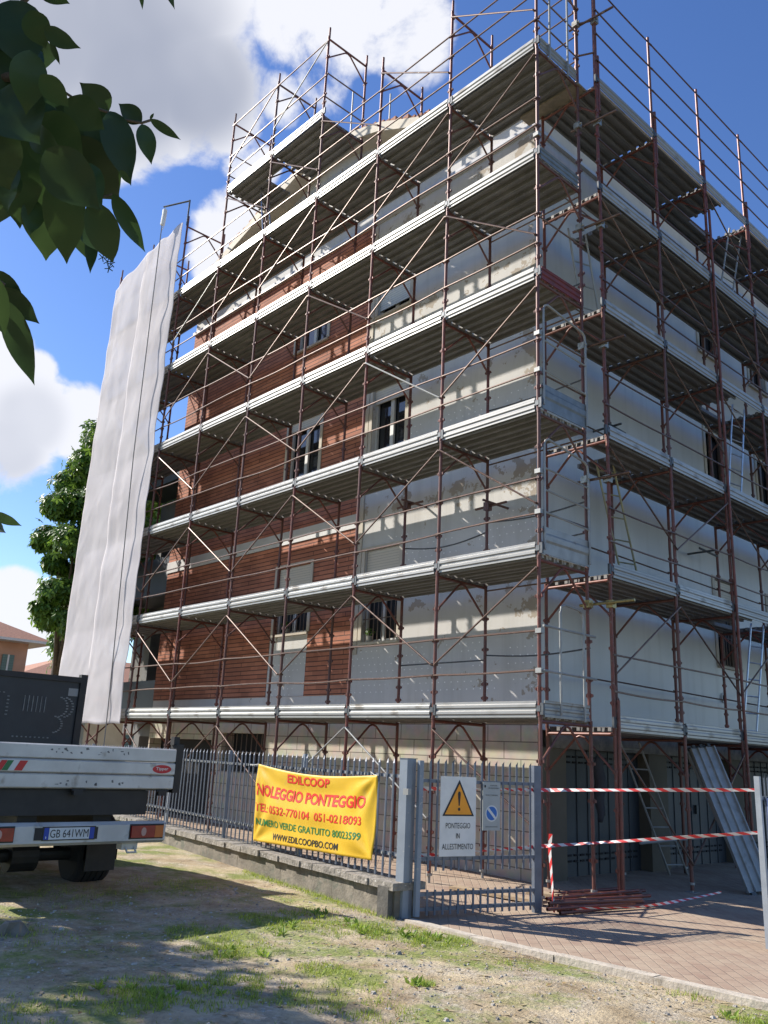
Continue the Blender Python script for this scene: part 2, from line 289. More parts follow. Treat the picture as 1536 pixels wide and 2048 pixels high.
# ------------------------------------------------------------------ ground
def gz(x, y=0): return -2.1 + min(.12, max(0.0, -x) * .014)
def fence_y(x): return -1.93 - .13 * (x + .2)
def groundmat():
    m = bpy.data.materials.new('trodden_gravel_and_grass'); m.use_nodes = True; nt = m.node_tree; b = nt.nodes['Principled BSDF']; N = nt.nodes.new; L = nt.links.new
    t = N('ShaderNodeTexCoord')
    def nse(sc, d=8, ro=.6):
        n = N('ShaderNodeTexNoise'); n.inputs['Scale'].default_value = sc; n.inputs['Detail'].default_value = d; n.inputs['Roughness'].default_value = ro; L(t.outputs['Object'], n.inputs[0]); return n.outputs[0]
    def ramp(src, stops):
        r = N('ShaderNodeValToRGB'); e = r.color_ramp.elements
        while len(e) < len(stops): e.new(.5)
        for i, (p, c) in enumerate(stops): e[i].position = p; e[i].color = (*c, 1)
        L(src, r.inputs[0]); return r.outputs[0]
    v = N('ShaderNodeTexVoronoi'); v.inputs['Scale'].default_value = 38; L(t.outputs['Object'], v.inputs['Vector'])
    v2 = N('ShaderNodeTexVoronoi'); v2.inputs['Scale'].default_value = 90; L(t.outputs['Object'], v2.inputs['Vector'])
    sepc = N('ShaderNodeSeparateXYZ'); L(v.outputs['Color'], sepc.inputs[0])
    stone = ramp(sepc.outputs[0], [(0, (.3, .255, .19)), (.5, (.4, .345, .26)), (.85, (.47, .415, .325)), (1, (.6, .54, .44))])
    soil = ramp(nse(1.7, 12, .75), [(.32, (.17, .12, .07)), (.43, (.34, .265, .165)), (.58, (.52, .43, .285)), (.75, (.6, .51, .36))])
    mx = N('ShaderNodeMixRGB'); L(ramp(nse(2.6, 9, .7), [(.46, (0, 0, 0)), (.6, (.8, .8, .8))]), mx.inputs[0]); L(soil, mx.inputs[1]); L(stone, mx.inputs[2])
    grass = ramp(nse(26, 8, .7), [(.3, (.065, .10, .015)), (.55, (.19, .25, .045)), (.75, (.38, .36, .12))])
    mg = N('ShaderNodeMixRGB'); L(ramp(nse(.9, 8, .68), [(.48, (0, 0, 0)), (.58, (.8, .8, .8))]), mg.inputs[0]); L(mx.outputs[0], mg.inputs[1]); L(grass, mg.inputs[2])
    L(mg.outputs[0], b.inputs['Base Color']); b.inputs['Roughness'].default_value = .95; b.inputs['Specular IOR Level'].default_value = .15
    bp = N('ShaderNodeBump'); bp.inputs['Strength'].default_value = .35; bp.inputs['Distance'].default_value = .015; L(v.outputs['Distance'], bp.inputs['Height'])
    bp2 = N('ShaderNodeBump'); bp2.inputs['Strength'].default_value = .8; bp2.inputs['Distance'].default_value = .03; L(nse(20, 10, .7), bp2.inputs['Height']); L(bp.outputs[0], bp2.inputs['Normal']); L(bp2.outputs[0], b.inputs['Normal'])
    return m
GROUND = groundmat()
def axis(lo, hi, fine_lo, fine_hi, st):
    a = []; x = fine_lo
    while x <= fine_hi: a.append(x); x += st
    g = st; x = fine_hi
    while x < hi: g *= 1.35; x += g; a.append(min(x, hi))
    g = st; x = fine_lo
    while x > lo: g *= 1.35; x -= g; a.insert(0, max(x, lo))
    return a
mb = MB(); xs = axis(-400, 400, -9, 7, .09); ys = axis(-400, 400, -9, -1.4, .09)
def gh(x, y):
    h = gz(x)
    if -12 < x < 9 and -12 < y < 0:
        e = min(1, max(0, (fence_y(x) - .25 - y) / .4)) if x > -9 else 1
        h += e * (mnoise.noise(Vector((x * .8, y * .8, 0))) * .03 + mnoise.noise(Vector((x * 4, y * 4, 3))) * .012 + mnoise.noise(Vector((x * 13, y * 13, 5))) * .006 + .008)
    if y > fence_y(x): h -= .03
    return h
nx = len(xs)
for y in ys:
    for x in xs: mb.v.append((x, y, gh(x, y)))
for j in range(len(ys) - 1):
    for i in range(nx - 1): a = j * nx + i; mb.f.append((a, a + 1, a + nx + 1, a + nx)); mb.m.append(0)
tag(mb.build('ground', GROUND, smooth=True), kind='structure')
def pavemat():
    m = bpy.data.materials.new('reddish_block_paving'); m.use_nodes = True; nt = m.node_tree; b = nt.nodes['Principled BSDF']; N = nt.nodes.new; L = nt.links.new
    t = N('ShaderNodeTexCoord'); mp = N('ShaderNodeMapping'); mp.inputs['Rotation'].default_value = (0, 0, R(45)); L(t.outputs['Object'], mp.inputs[0])
    br = N('ShaderNodeTexBrick'); L(mp.outputs[0], br.inputs['Vector']); br.inputs['Scale'].default_value = 1
    br.inputs['Brick Width'].default_value = .2; br.inputs['Row Height'].default_value = .1; br.inputs['Mortar Size'].default_value = .007; br.inputs['Mortar Smooth'].default_value = .6; br.inputs['Bias'].default_value = -.2
    br.inputs['Color1'].default_value = (.27, .175, .125, 1); br.inputs['Color2'].default_value = (.35, .25, .175, 1); br.inputs['Mortar'].default_value = (.22, .155, .115, 1)
    n = N('ShaderNodeTexNoise'); n.inputs['Scale'].default_value = 2; n.inputs['Detail'].default_value = 9; n.inputs['Roughness'].default_value = .7; L(t.outputs['Object'], n.inputs[0])
    r = N('ShaderNodeValToRGB'); r.color_ramp.elements[0].position = .38; r.color_ramp.elements[0].color = (.12, .12, .12, 1); r.color_ramp.elements[1].position = .62; r.color_ramp.elements[1].color = (.85, .85, .85, 1); L(n.outputs[0], r.inputs[0])
    mx = N('ShaderNodeMixRGB'); L(r.outputs[0], mx.inputs[0]); L(br.outputs[0], mx.inputs[1]); mx.inputs[2].default_value = (.38, .3, .215, 1)
    L(mx.outputs[0], b.inputs['Base Color']); b.inputs['Roughness'].default_value = .9
    bp = N('ShaderNodeBump'); bp.inputs['Strength'].default_value = .7; bp.inputs['Distance'].default_value = .01; bp.invert = True; L(br.outputs['Fac'], bp.inputs['Height']); L(bp.outputs[0], b.inputs['Normal'])
    return m
mb = MB(); PX = [-30, -15, -9, -6, -4, -2, -1, 0, 1, 2, 3, 4, 6, 9, 14, 20]
def kerb_y(x): return fence_y(x) - .1 if x < -.1 else -2.14 + (x + .1) * .062
for i in range(len(PX) - 1):
    a, c = PX[i], PX[i + 1]; mb.poly([(a, kerb_y(a) + .1, gz(a) + .006), (c, kerb_y(c) + .1, gz(c) + .006), (c, 40, gz(c) + .006), (a, 40, gz(a) + .006)])
tag(mb.build('paving', pavemat()), kind='structure')
mb = MB(); KX = [-.12 + .9 * i for i in range(0, 14)]
for i in range(len(KX) - 1):
    a, c = KX[i] + .004, KX[i + 1] - .004; j = random.uniform(-.006, .006); z = -2.2
    mb.obox((a, kerb_y(a) - .02 + j, z), (c - a, kerb_y(c) - kerb_y(a), 0), (0, .12, 0), (0, 0, .125 + j * .5))
tag(mb.build('kerb', mat('pale_kerb_stone', (.52, .46, .37), (.4, .35, .28), 8, .9, bump=.4, c3=(.2, .17, .12), s3=5, f3=(.6, .75))), kind='structure')

ADDED_ASPH = mat('low_bounce_asphalt', (.06, .06, .058), (.045, .045, .044), 3, .9, bump=.3, bscale=60)  # dark asphalt for the added sheets out of view
mb = MB(); mb.box((-80, -70, -2.2), (80, -12.4, -2.085)); tag(mb.build('unseen_dark_road', ADDED_ASPH), kind='structure')  # unseen sheet behind the camera, added to cut light bounced off the ground
mb = MB(); mb.box((7.2, -1.0, -2.2), (60, 60, -2.07)); tag(mb.build('unseen_dark_yard', ADDED_ASPH), kind='structure')  # unseen sheet to the right, added to lower the bounce onto the walls
mb = MB(); mb.box((9.6, -12.3, -2.2), (60, -1.1, -2.05)); tag(mb.build('unseen_dark_verge', mat('low_bounce_verge', (.05, .075, .02), (.035, .05, .015), 3, .95)), kind='structure')  # unseen dark grass, added so the far ground reflects less light
mb = MB(); mb.box((-80, -12.3, -2.2), (-9.8, -5.2, -1.93)); tag(mb.build('unseen_dark_strip', mat('low_bounce_strip', (.045, .065, .018), (.03, .045, .014), 3, .95)), kind='structure')  # unseen dark grass on the left, likewise added against bounced light
# ------------------------------------------------------------------ the building
BX0, BX1 = -12.45, -1.14; BY = 1.44
bld = thing('apartment_building', 'four storey apartment block with red brick panel and flaking pale plaster behind the scaffolding', 'building', (-6.8, BY, -2.1))
BO = Vector((-6.8, BY, -2.1))
def bpart(mb, name, mats, parent=None, smooth=False):
    par = parent or bld; off = BO
    mb.v = [(x - off.x, y - off.y, z - off.z) if True else None for x, y, z in mb.v]
    o = mb.build(name, mats, par, smooth); return o
# object coordinates are offset, so give wall materials world-like coordinates by shifting the mapping at build time
def facade(mb, a0, a1, z0, z1, holes, fn, depth=.16, mi=0, mr_=0):
    """wall plane with real openings; fn(a, d, z) -> point, d = depth into the wall"""
    As = sorted({a0, a1, *[h[0] for h in holes], *[h[1] for h in holes]}); Zs = sorted({z0, z1, *[h[2] for h in holes], *[h[3] for h in holes]})
    As = [a for a in As if a0 <= a <= a1]; Zs = [z for z in Zs if z0 <= z <= z1]
    for i in range(len(As) - 1):
        for j in range(len(Zs) - 1):
            ca, cz = (As[i] + As[i + 1]) / 2, (Zs[j] + Zs[j + 1]) / 2
            if any(h[0] < ca < h[1] and h[2] < cz < h[3] for h in holes): continue
            mb.poly([fn(As[i], 0, Zs[j]), fn(As[i + 1], 0, Zs[j]), fn(As[i + 1], 0, Zs[j + 1]), fn(As[i], 0, Zs[j + 1])], mi)
    for h in holes:
        if h[1] <= a0 or h[0] >= a1: continue
        for (p, q) in (((h[0], h[2]), (h[1], h[2])), ((h[1], h[2]), (h[1], h[3])), ((h[1], h[3]), (h[0], h[3])), ((h[0], h[3]), (h[0], h[2]))):
            mb.poly([fn(p[0], 0, p[1]), fn(q[0], 0, q[1]), fn(q[0], depth, q[1]), fn(p[0], depth, p[1])], mr_)
LF = lambda a, d, z: (a, BY + d, z)
RF = lambda a, d, z: (BX1 - d, a, z)
ZW = [(1.40, 3.08), (4.62, 6.28), (7.86, 9.45)]
ZB = [(1.72, 3.08), (4.95, 6.28), (7.98, 9.45)]
holesA = [(-5.03, -4.12, a, b) for a, b in ZW]
holesB = [(-7.72, -6.64, a, b) for a, b in ZB]
def shifted(m):   # the plaster and brick textures read object coordinates: parts carry the offset BO, harmless for the pattern
    return m
class WB(MB): pass
def raw(mb, name, mats, parent=None, smooth=False):  # keep true coordinates in the mesh, undo the parent's offset
    o = mb.build(name, mats, None, smooth); p = parent or bld; o.parent = p
    o.location = -sum_off(p); return o
def sum_off(p):
    v = Vector((0, 0, 0))
    while p is not None: v += p.location; p = p.parent
    return v
mb = MB(); facade(mb, -5.28, BX1, .03, 10.45, holesA, LF); raw(mb, 'plaster_wall', PLASTER)
mb = MB(); facade(mb, -7.86, -6.61, .5, 1.70, [], LF); raw(mb, 'white_wall_panel', PLASTER)
mb = MB(); facade(mb, BX0, -5.28, .03, .5, [], LF); raw(mb, 'white_wall_band', PLASTER)
mb = MB(); facade(mb, BX0, -5.28, 10.12, 10.45, [], LF); raw(mb, 'wall_head', PLASTER)
# fix overlap: the band piece above z .5 only
mb = MB(); facade(mb, BX0, -5.28, .5, 10.12, holesB + [(-7.86, -6.61, .5, 1.70)], lambda a, d, z: (a, BY - .012 + d, z)); raw(mb, 'brick_facing', BRICK)
mb = MB(); mb.box((BX0 - .02, BY - .035, 3.57), (-5.30, BY - .014, 3.84)); raw(mb, 'string_course', STRIPE)
mb = MB(); mb.box((BX0, BY - .03, .02), (BX1 + .02, BY - .002, .06)); raw(mb, 'plinth_moulding', STRIPE)
# base, left side
mb = MB(); facade(mb, BX0, BX1, -2.3, .02, [(-9.3, -7.75, -.95, -.2), (-12.4, -9.7, -2.3, -.35)], lambda a, d, z: (a, BY + d, z), .3); raw(mb, 'block_base', BLOCK)
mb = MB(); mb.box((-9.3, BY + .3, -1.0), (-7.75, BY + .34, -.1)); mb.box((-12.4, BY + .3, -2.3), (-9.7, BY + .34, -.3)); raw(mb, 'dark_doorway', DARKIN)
gb = MB()
for k in range(9): x = -9.25 + k * .18; gb.tube([(x, BY + .1, -.95), (x, BY + .1, -.2)], .012, 6)
gb.tube([(-9.3, BY + .1, -.58), (-7.75, BY + .1, -.58)], .012, 6); raw(gb, 'window_grille', WFRAMED)
# right side walls
holesR = []
for c0, c1 in ((6.95, 7.78), (9.25, 10.05), (12.2, 13.0)):
    for a, b in ((1.40, 3.05), (4.62, 6.22), (7.9, 9.4)): holesR.append((c0, c1, a, b))
mb = MB(); facade(mb, BY, 22, -.06, 10.1, holesR, RF); raw(mb, 'grey_render_wall', GREYWALL)
mb = MB(); mb.poly([(BX1, 22, -2.3), (BX0, 22, -2.3), (BX0, 22, 10.3), (BX1, 22, 10.3)]); mb.poly([(BX0, BY, -2.3), (BX0, 22, -2.3), (BX0, 22, 10.3), (BX0, BY, 10.3)]); raw(mb, 'back_wall', PLASTER)
# corner return on the plaster colour is left as the right wall; eaves and cornice
mb = MB(); mb.box((BX0, BY - .09, 10.06), (BX1 + .07, BY - .002, 10.13)); mb.box((BX1 + .002, BY, 10.02), (BX1 + .07, 22, 10.09)); raw(mb, 'cornice', STRIPE)
mb = MB(); mb.box((BX0, BY - .05, 10.45), (BX1 + .12, 22, 10.6)); mb.box((BX1 + .002, BY, 10.1), (BX1 + .05, 22, 10.45)); raw(mb, 'eaves', CREAM)
rf = MB(); cx0, cx1, cy0, cy1 = BX0, BX1 + .1, BY - .03, 22
rf.poly([(cx0, cy0, 10.61), (cx1, cy0, 10.61), (-6.8, cy0 + 5, 12.0)]); rf.poly([(cx1, cy0, 10.61), (cx1, cy1, 10.61), (-6.8, 17, 12.0), (-6.8, cy0 + 5, 12.0)])
rf.poly([(cx0, cy0, 10.61), (-6.8, cy0 + 5, 12.0), (-6.8, 17, 12.0), (cx0, cy1, 10.61)]); rf.poly([(cx0, cy1, 10.61), (-6.8, 17, 12.0), (cx1, cy1, 10.61)]); roof = raw(rf, 'roof', TILE)
# curved gable over the brick bay
gt = [(-2.6, 11.15), (-3.1, 11.38), (-3.73, 11.62), (-4.3, 11.9), (-4.85, 12.17), (-5.78, 12.47), (-6.84, 12.70), (-7.76, 12.56), (-8.53, 12.33), (-9.4, 12.08), (-10.18, 11.84), (-11.4, 11.42), (-12.6, 10.95)]
mb = MB(); pr = [(BX0, 10.61)] + [(x, z - .18) for x, z in gt[::-1] if x > BX0] + [(-2.6, 10.61)]
mb.poly([(x, BY + .02, z) for x, z in pr][::-1]); raw(mb, 'gable_wall', PLASTER)
mb = MB()
for i in range(len(gt) - 1):
    (x0, z0), (x1, z1) = gt[i], gt[i + 1]
    mb.obox((x1, 1.0, z1 - .24), (x0 - x1, 0, z0 - z1), (0, 7, 0), (0, 0, .22))
raw(mb, 'gable_verge', CREAM)
mb = MB(); mb.v = []
for i in range(len(gt) - 1):
    (x0, z0), (x1, z1) = gt[i], gt[i + 1]; n = 3
    for k in range(n):
        t = (k + .5) / n; x = x0 + (x1 - x0) * t; z = z0 + (z1 - z0) * t; h = random.uniform(.03, .1)
        mb.obox((x - .09, 1.02, z - .02), (.15, 0, 0), (0, 6.9, 0), (0, 0, h))
raw(mb, 'roof_tiles', TILE)
# windows
def window(face, a0, a1, z0, z1, shutter=0.0, gap=0.0, bars=False, dark=False, smat=SHUT, sill=True, box=True, fm=WFRAME):
    fn = face; w = MB(); d = .13
    t = .05
    def bx(m, A0, A1, Z0, Z1, D0, D1):
        p = [fn(A, D, Z) for A in (A0, A1) for D in (D0, D1) for Z in (Z0, Z1)]
        lo = [min(q[i] for q in p) for i in range(3)]; hi = [max(q[i] for q in p) for i in range(3)]; m.box(lo, hi)
    bx(w, a0, a0 + t, z0, z1, d - .05, d); bx(w, a1 - t, a1, z0, z1, d - .05, d); bx(w, a0 + t, a1 - t, z0, z0 + t, d - .048, d); bx(w, a0 + t, a1 - t, z1 - t, z1, d - .048, d)
    cm_ = (a0 + a1) / 2; bx(w, cm_ - .045, cm_ + .045, z0 + t, z1 - t, d - .045, d)
    win = raw(w, 'window', fm)
    g = MB(); g.poly([fn(a0, d + .02, z0), fn(a1, d + .02, z0), fn(a1, d + .02, z1), fn(a0, d + .02, z1)]); raw(g, 'pane', DARKIN if dark else GLASS, win)
    if shutter > 0:
        s = MB(); bx(s, a0 + .012, a1 - .012, z1 - shutter, z1 - .01, .035, .06); raw(s, 'roller_shutter', smat, win)
    if bars:
        q = MB(); k = a0 + .06; zb = z1 - shutter
        while k < a1: p = fn(k, .02, z0); r_ = fn(k, .02, zb); q.tube([p, r_], .009, 6); k += .11
        q.tube([fn(a0, .02, (z0 + zb) / 2), fn(a1, .02, (z0 + zb) / 2)], .009, 6); raw(q, 'security_bars', WFRAMED, win)
    if sill:
        s = MB(); bx(s, a0 - .06, a1 + .06, z0 - .05, z0 - .004, -.05, .12); raw(s, 'sill', BEIGE, win)
    sr = MB(); bx(sr, a0 - .09, a0 - .003, z0, z1 + .06, -.022, -.002); bx(sr, a1 + .003, a1 + .09, z0, z1 + .06, -.022, -.002); bx(sr, a0 - .003, a1 + .003, z1 + .003, z1 + .06, -.022, -.002); raw(sr, 'surround', BEIGE, win)
    return win
LFB = lambda a, d, z: (a, BY - .012 + d, z)
window(LF, -5.03, -4.12, *ZW[0], shutter=.85, bars=True, dark=True)
window(LF, -5.03, -4.12, *ZW[1], shutter=.3)
window(LF, -5.03, -4.12, *ZW[2], shutter=1.45, smat=SHUTG)
window(LFB, -7.72, -6.64, *ZB[0], shutter=.42, bars=True, dark=True)
window(LFB, -7.72, -6.64, *ZB[1], shutter=.2)
window(LFB, -7.72, -6.64, *ZB[2], shutter=.5)
for i, h in enumerate(holesR): window(RF, *h, shutter=[.55, .1, .15][i % 3], bars=(i % 3 == 0), dark=(i % 3 == 0), fm=WFRAMED)
mb = MB(); mb.box((-5.27, BY - .02, 1.2), (-5.14, BY - .002, 10.0)); raw(mb, 'pilaster', BEIGE)
# garages below the right side
mb = MB(); mb.box((BX1 - .1, BY + .3, -.3), (BX1 + .02, 22, -.064)); raw(mb, 'lintel', CONC)
ys_ = [(BY, 2.1), (4.35, 4.9), (7.2, 7.75), (10.0, 10.6), (13, 13.6), (16, 16.6), (19, 22)]
for a, b in ys_:
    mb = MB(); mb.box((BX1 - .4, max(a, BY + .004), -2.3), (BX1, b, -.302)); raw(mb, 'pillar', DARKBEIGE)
for i in range(len(ys_) - 1):
    a, b = ys_[i][1], ys_[i + 1][0]; g = MB(); x = BX1 - .22
    g.box((x - .05, a, -2.1), (x, b, -.3))
    n = 8
    for k in range(n + 1):
        y = a + (b - a) * k / n; g.box((x, y - .012, -2.08), (x + .014, y + .012, -.31))
    go = raw(g, 'garage_door', GARAGE)
    q = MB()
    for zrow in (-.42, -.50, -1.80, -1.88):
        for k in range(int((b - a) / .16) - 1):
            y = a + .14 + k * .16; q.box((x + .001, y, zrow), (x + .018, y + .09, zrow + .028))
    raw(q, 'vent_slots', DARKIN, go)
    q = MB(); q.box((x + .014, (a + b) / 2 + .1, -1.25), (x + .05, (a + b) / 2 + .16, -1.1)); raw(q, 'handle', BRACKET, go)
mb = MB(); mb.tube([(BX1, 7.02, .8), (BX1 + .03, 7.02, .8)], .09, 20); raw(mb, 'round_vent', WFRAME)
mb = MB(); mb.tube([(BX1 + .03, 7.02, .8), (BX1 + .036, 7.02, .8)], .06, 20); raw(mb, 'vent_mesh', DARKIN)
# low wing on the left with loggias
mb = MB(); facade(mb, -15.3, BX0 - .01, -2.3, 6.0, [(-15.0, -12.8, .9, 2.7), (-15.0, -12.8, 3.9, 5.6), (-15.0, -12.8, -2.2, -.3)], lambda a, d, z: (a, 2.5 + d, z), 1.2)
mb.poly([(-18.5, 3.72, -.2), (-12.46, 3.72, -.2), (-12.46, 3.72, 5.95), (-18.5, 3.72, 5.95)]); mb.box((-15.3, 2.5, 6.0), (BX0 - .01, 9, 6.15)); raw(mb, 'loggia_wing', DULLGREY)
for z in (.0, 3.1, 6.15):
    mb = MB(); mb.box((-15.2, 1.55, z), (BX0 - .01, 2.48, z + .12)); mb.box((-15.2, 1.55, z + .12), (-15.15, 2.48, z + 1.0)); mb.box((-15.15, 1.55, z + .12), (BX0 - .01, 1.6, z + 1.0)); raw(mb, 'balcony', GARAGE)

# ------------------------------------------------------------------ scaffolding
BAY, LIFT, FW = 1.8, 2.0, 1.05
TR = .0242
def frame_mesh(h=2.0, name='portal_frame', lugs=True):
    """one gate frame in the Y-Z plane: outer standard at y=0, inner at y=FW, head just under z=h"""
    m = MB()
    m.tube([(0, 0, .02), (0, 0, h - .0)], TR, 10); m.tube([(0, FW, .02), (0, FW, h)], TR, 10)
    m.tube([(0, 0, h - .035), (0, FW, h - .035)], .021, 8)
    c = FW / 2
    m.tube([(0, 0, h - .52), (0, c - .16, h - .17), (0, c - .07, h - .085), (0, c, h - .06)], .0165, 8)
    m.tube([(0, FW, h - .52), (0, c + .16, h - .17), (0, c + .07, h - .085), (0, c, h - .06)], .0165, 8)
    for y in (0, FW):
        m.tube([(0, y, h - .015), (0, y, h + .03)], .0275, 10)
        for z in (.35, .55, 1.05, 1.5):
            m.box((-.046, y - .009, z - .022), (.046, y + .009, z + .022)); m.box((-.056, y - .016, z - .016), (-.045, y + .016, z + .016)); m.box((.045, y - .016, z - .016), (.056, y + .016, z + .016)); m.tube([(0, y, z - .03), (0, y, z + .03)], .03, 8)
    return m.mesh(name, RUST)
FRAME = frame_mesh()
def jack_mesh():
    m = MB(); m.tube([(0, 0, -.0), (0, 0, .16)], .019, 8); m.box((-.075, -.075, -.012), (.075, .075, .0)); m.tube([(0, 0, .09), (0, 0, .12)], .04, 8); return m.mesh('base_jack', GALV)
JACK = jack_mesh()
def deck_profile():
    """three ribbed steel planks side by side, seen end-on; y from .03 to 1.0, top at z .055"""
    P = []
    y = .03; pw = .334
    for k in range(3):
        a = y + k * (pw + .006)
        top = .055
        P.append([(a, top), (a + pw, top), (a + pw, -.012), (a + pw - .03, -.012), (a + pw - .036, .045), (a + pw / 2 + .035, .045), (a + pw / 2 + .024, -.006), (a + pw / 2 - .024, -.006), (a + pw / 2 - .035, .045),
                  (a + .036, .045), (a + .03, -.012), (a, -.012)])
    return P
def deck_mesh(L, hole=None, name='deck'):
    m = MB(); P = deck_profile()
    for k, prof in enumerate(P):
        segs = [(0.02, L - .02)]
        if hole and k in hole[0]: segs = [s for s in ((0.02, hole[1]), (hole[2], L - .02)) if s[1] - s[0] > .05]
        for s0, s1 in segs:
            m.prism(prof, (-s0, 0, 0), (0, 1, 0), (0, 0, 1), (-(s1 - s0), 0, 0))
        for e in (0.02, L - .02):   # end hooks
            pass
    for yy in [.06 + .16 * i for i in range(6)]:
        for e in (.012, L - .05): m.box((-e - .04, yy, .0), (-e, yy + .05, .05))
    return m.mesh(name, DECKM)
def toe_mesh(L, name='toe_board', m_=None):
    m = MB()
    pr = [(0, 0), (.012, .0), (.012, .03), (.026, .045), (.026, .075), (.012, .09), (.012, .11), (.026, .125), (.026, .155), (.012, .17), (.012, .195), (0, .2), (-.004, .2), (-.004, .195), (0, .19), (0, .17), (.014, .155), (.014, .125), (0, .11), (0, .09), (.014, .075), (.014, .045), (0, .03)]
    pr = [(-a, b) for a, b in pr]
    m.prism(pr, (-.05, .0, 0), (0, 1, 0), (0, 0, 1), (-(L - .1), 0, 0))
    return m.mesh(name, m_ or TOE)
def brk_mesh():
    m = MB(); m.box((-.085, -.006, .02), (-.028, .014, .19)); m.box((-.11, -.008, .15), (-.07, .012, .18)); m.box((-.11, -.008, .03), (-.07, .012, .06)); m.box((-.03, -.034, .07), (.03, -.024, .14)); m.box((.024, -.03, .03), (.07, -.002, .17)); return m.mesh('toe_board_bracket', BRACKET)
DECK = deck_mesh(BAY); TOEM = toe_mesh(BAY); BRK = brk_mesh()
LBX = 1.745
DECKR = deck_mesh(LBX, name='deck'); TOER = toe_mesh(LBX)
def rail_mesh(L, name='guardrail', sag=0.0, m_=None):
    m = MB(); n = 7; m.tube([(-(L + .03) * i / (n - 1) + .015, -.03, -sag * math.sin(math.pi * i / (n - 1))) for i in range(n)], .0135, 7)
    for e in (.01, -L - .0): m.box((e - .02, -.042, -.012), (e + .02, -.018, .012))
    return m.mesh(name, m_ or BROWN)
RAILS = [rail_mesh(BAY, sag=s) for s in (0, .012, -.014, .03)]; RAILSR = [rail_mesh(LBX, sag=s, m_=BROWN) for s in (0, .012, .02)]
def bar(name, p, q, r, m_, parent, off):
    b = MB(); b.tube([Vector(p) - off, Vector(q) - off], r, 7); return b.build(name, m_, parent)

# ---- left scaffold (runs along X at Y=0, corner standard at X=0)
SL = thing('scaffolding', 'rusty steel frame scaffold with bright toe boards in front of the brick and plaster side', 'scaffolding', (-6, 0, -2.1))
def lv(j): return 2.0 * j           # deck height of level j (0..6)
so_ = Vector(SL.location)
def atS(p): return Vector(p) - so_
NC = 9
for i in range(NC):
    x = -BAY * i
    for j in range(-1, 7):
        top = 6 if i in (3, 4, 5) else 5
        if i >= 6: top = 5
        if j > top: continue
        zb = lv(j)
        o = inst('portal_frame', FRAME, SL, atS((x, 0, zb + .0)))
        if j == -1:
            for y in (0, FW):
                inst('base_jack', JACK, o, (0, y, -.10 + (gz(x) + 2.1)))
        jit = Vector((random.uniform(-.012, .012), random.uniform(-.008, .008), 0)); o.location += jit
    # spigots standing proud of the top frame
    zt = lv((7 if i in (3, 4, 5) else 6))
    for y in (0, FW):
        b = MB(); b.tube([(0, 0, 0), (0, 0, .26)], .021, 8); b.build('spigot', RUST, SL, loc=atS((x, y, zt)))
for i in range(NC - 1):
    x = -BAY * i
    for j in range(0, 7):
        if j == 6 and i not in (3, 4): continue
        z = lv(j) + .005
        if j == 6 and i == 4:
            hm = deck_mesh(BAY, ([1, 2], .02, .0), 'deck'); hm = deck_mesh(BAY, ((1, 2), .02, .75), 'deck'); inst('deck', hm, SL, atS((x, 0, z)))
        else: inst('deck', DECK, SL, atS((x, 0, z)))
        t = inst('toe_board', TOEM, SL, atS((x, -.006, z + .005)), (R(random.uniform(-1.5, 1.5)), R(random.uniform(-.15, .15)), 0))
        inst('toe_board_bracket', BRK, t, (.0, 0, 0))
    for j in range(0, 7):
        if j == 6 and i not in (3, 4): continue
        if j == 6: zs = (.5, 1.0, 1.9)
        elif j == 5: zs = (.52, 1.03, 1.48) if i < 3 else (.52, 1.03)
        else: zs = (.575, 1.06)
        for k, h in enumerate(zs): inst('guardrail', random.choice(RAILS) if j < 5 else RAILS[0], SL, atS((x, 0, lv(j) + h)), (0, R(random.uniform(-.25, .25)), 0))
    if i < 3:
        for h in (1.95,): inst('guardrail', RAILS[0], SL, atS((x, FW + .05, lv(5) + h)))
    for j in (5,):
        for h in (.5, 1.0, 1.5):
            if i < 6: inst('inner_rail', RAILS[0], SL, atS((x, FW + .05, lv(5) + h)))
# diagonals: (bay, level, direction)
def diag(i, j, d):
    x0, x1 = -BAY * i, -BAY * (i + 1)
    zt, zb = lv(j) + 1.86, lv(j) + .72
    if d == '/': p, q = (x0 - .02, -.045, zt), (x1 + .03, -.045, zb)
    else: p, q = (x1 + .02, -.045, zt), (x0 - .03, -.045, zb)
    b = MB(); b.tube([atS(p), atS(q)], .0135, 7)
    for e in (p, q): b.tube([atS((e[0], -.05, e[2])), atS((e[0], .02, e[2]))], .018, 6)
    b.build('diagonal_brace', BROWN if random.random() < .8 else GALV, SL)
for j in range(0, 4):
    for i in range(NC - 1):
        if j % 2 == 0: diag(i, j, '/' if i % 2 == 0 else '\\')      # V meets at S1, S3...
        else: diag(i, j, '\\' if i % 2 == 0 else '/')
for i in range(NC - 1):
    diag(i, 4, '/')
    if i < 5 : diag(i, 5, '\\')
for i in (3, 4): diag(i, 6, '/')
for i, d in ((0, '\\'), (1, '\\'), (2, '/'), (3, '\\'), (4, '/'), (5, '\\')): diag(i, -1, d)
# inner-side rods on a few lifts
for (i, j, h, sg) in [(0, 0, .97, .05), (1, 0, .9, .0), (0, 1, 1.0, .06), (1, 1, .85, .1), (0, 2, .85, .03), (0, 3, .42, 0), (1, 3, .4, .05), (1, 2, .6, .03), (0, 1, .55, .02)]:
    n = 8; b = MB(); x0 = -BAY * i; b.tube([atS((x0 - BAY * k / n, FW + .03, lv(j) + h - sg * math.sin(math.pi * k / n))) for k in range(n + 1)], .012, 6); b.build('inner_rail', BRACKET, SL)
for j in range(1, 5):
    b = MB(); b.tube([atS((.01, FW + .03, lv(j) - .07)), atS((-BAY, FW + .03, lv(j) - .07))], .012, 6); b.build('inner_rail', BROWN, SL)
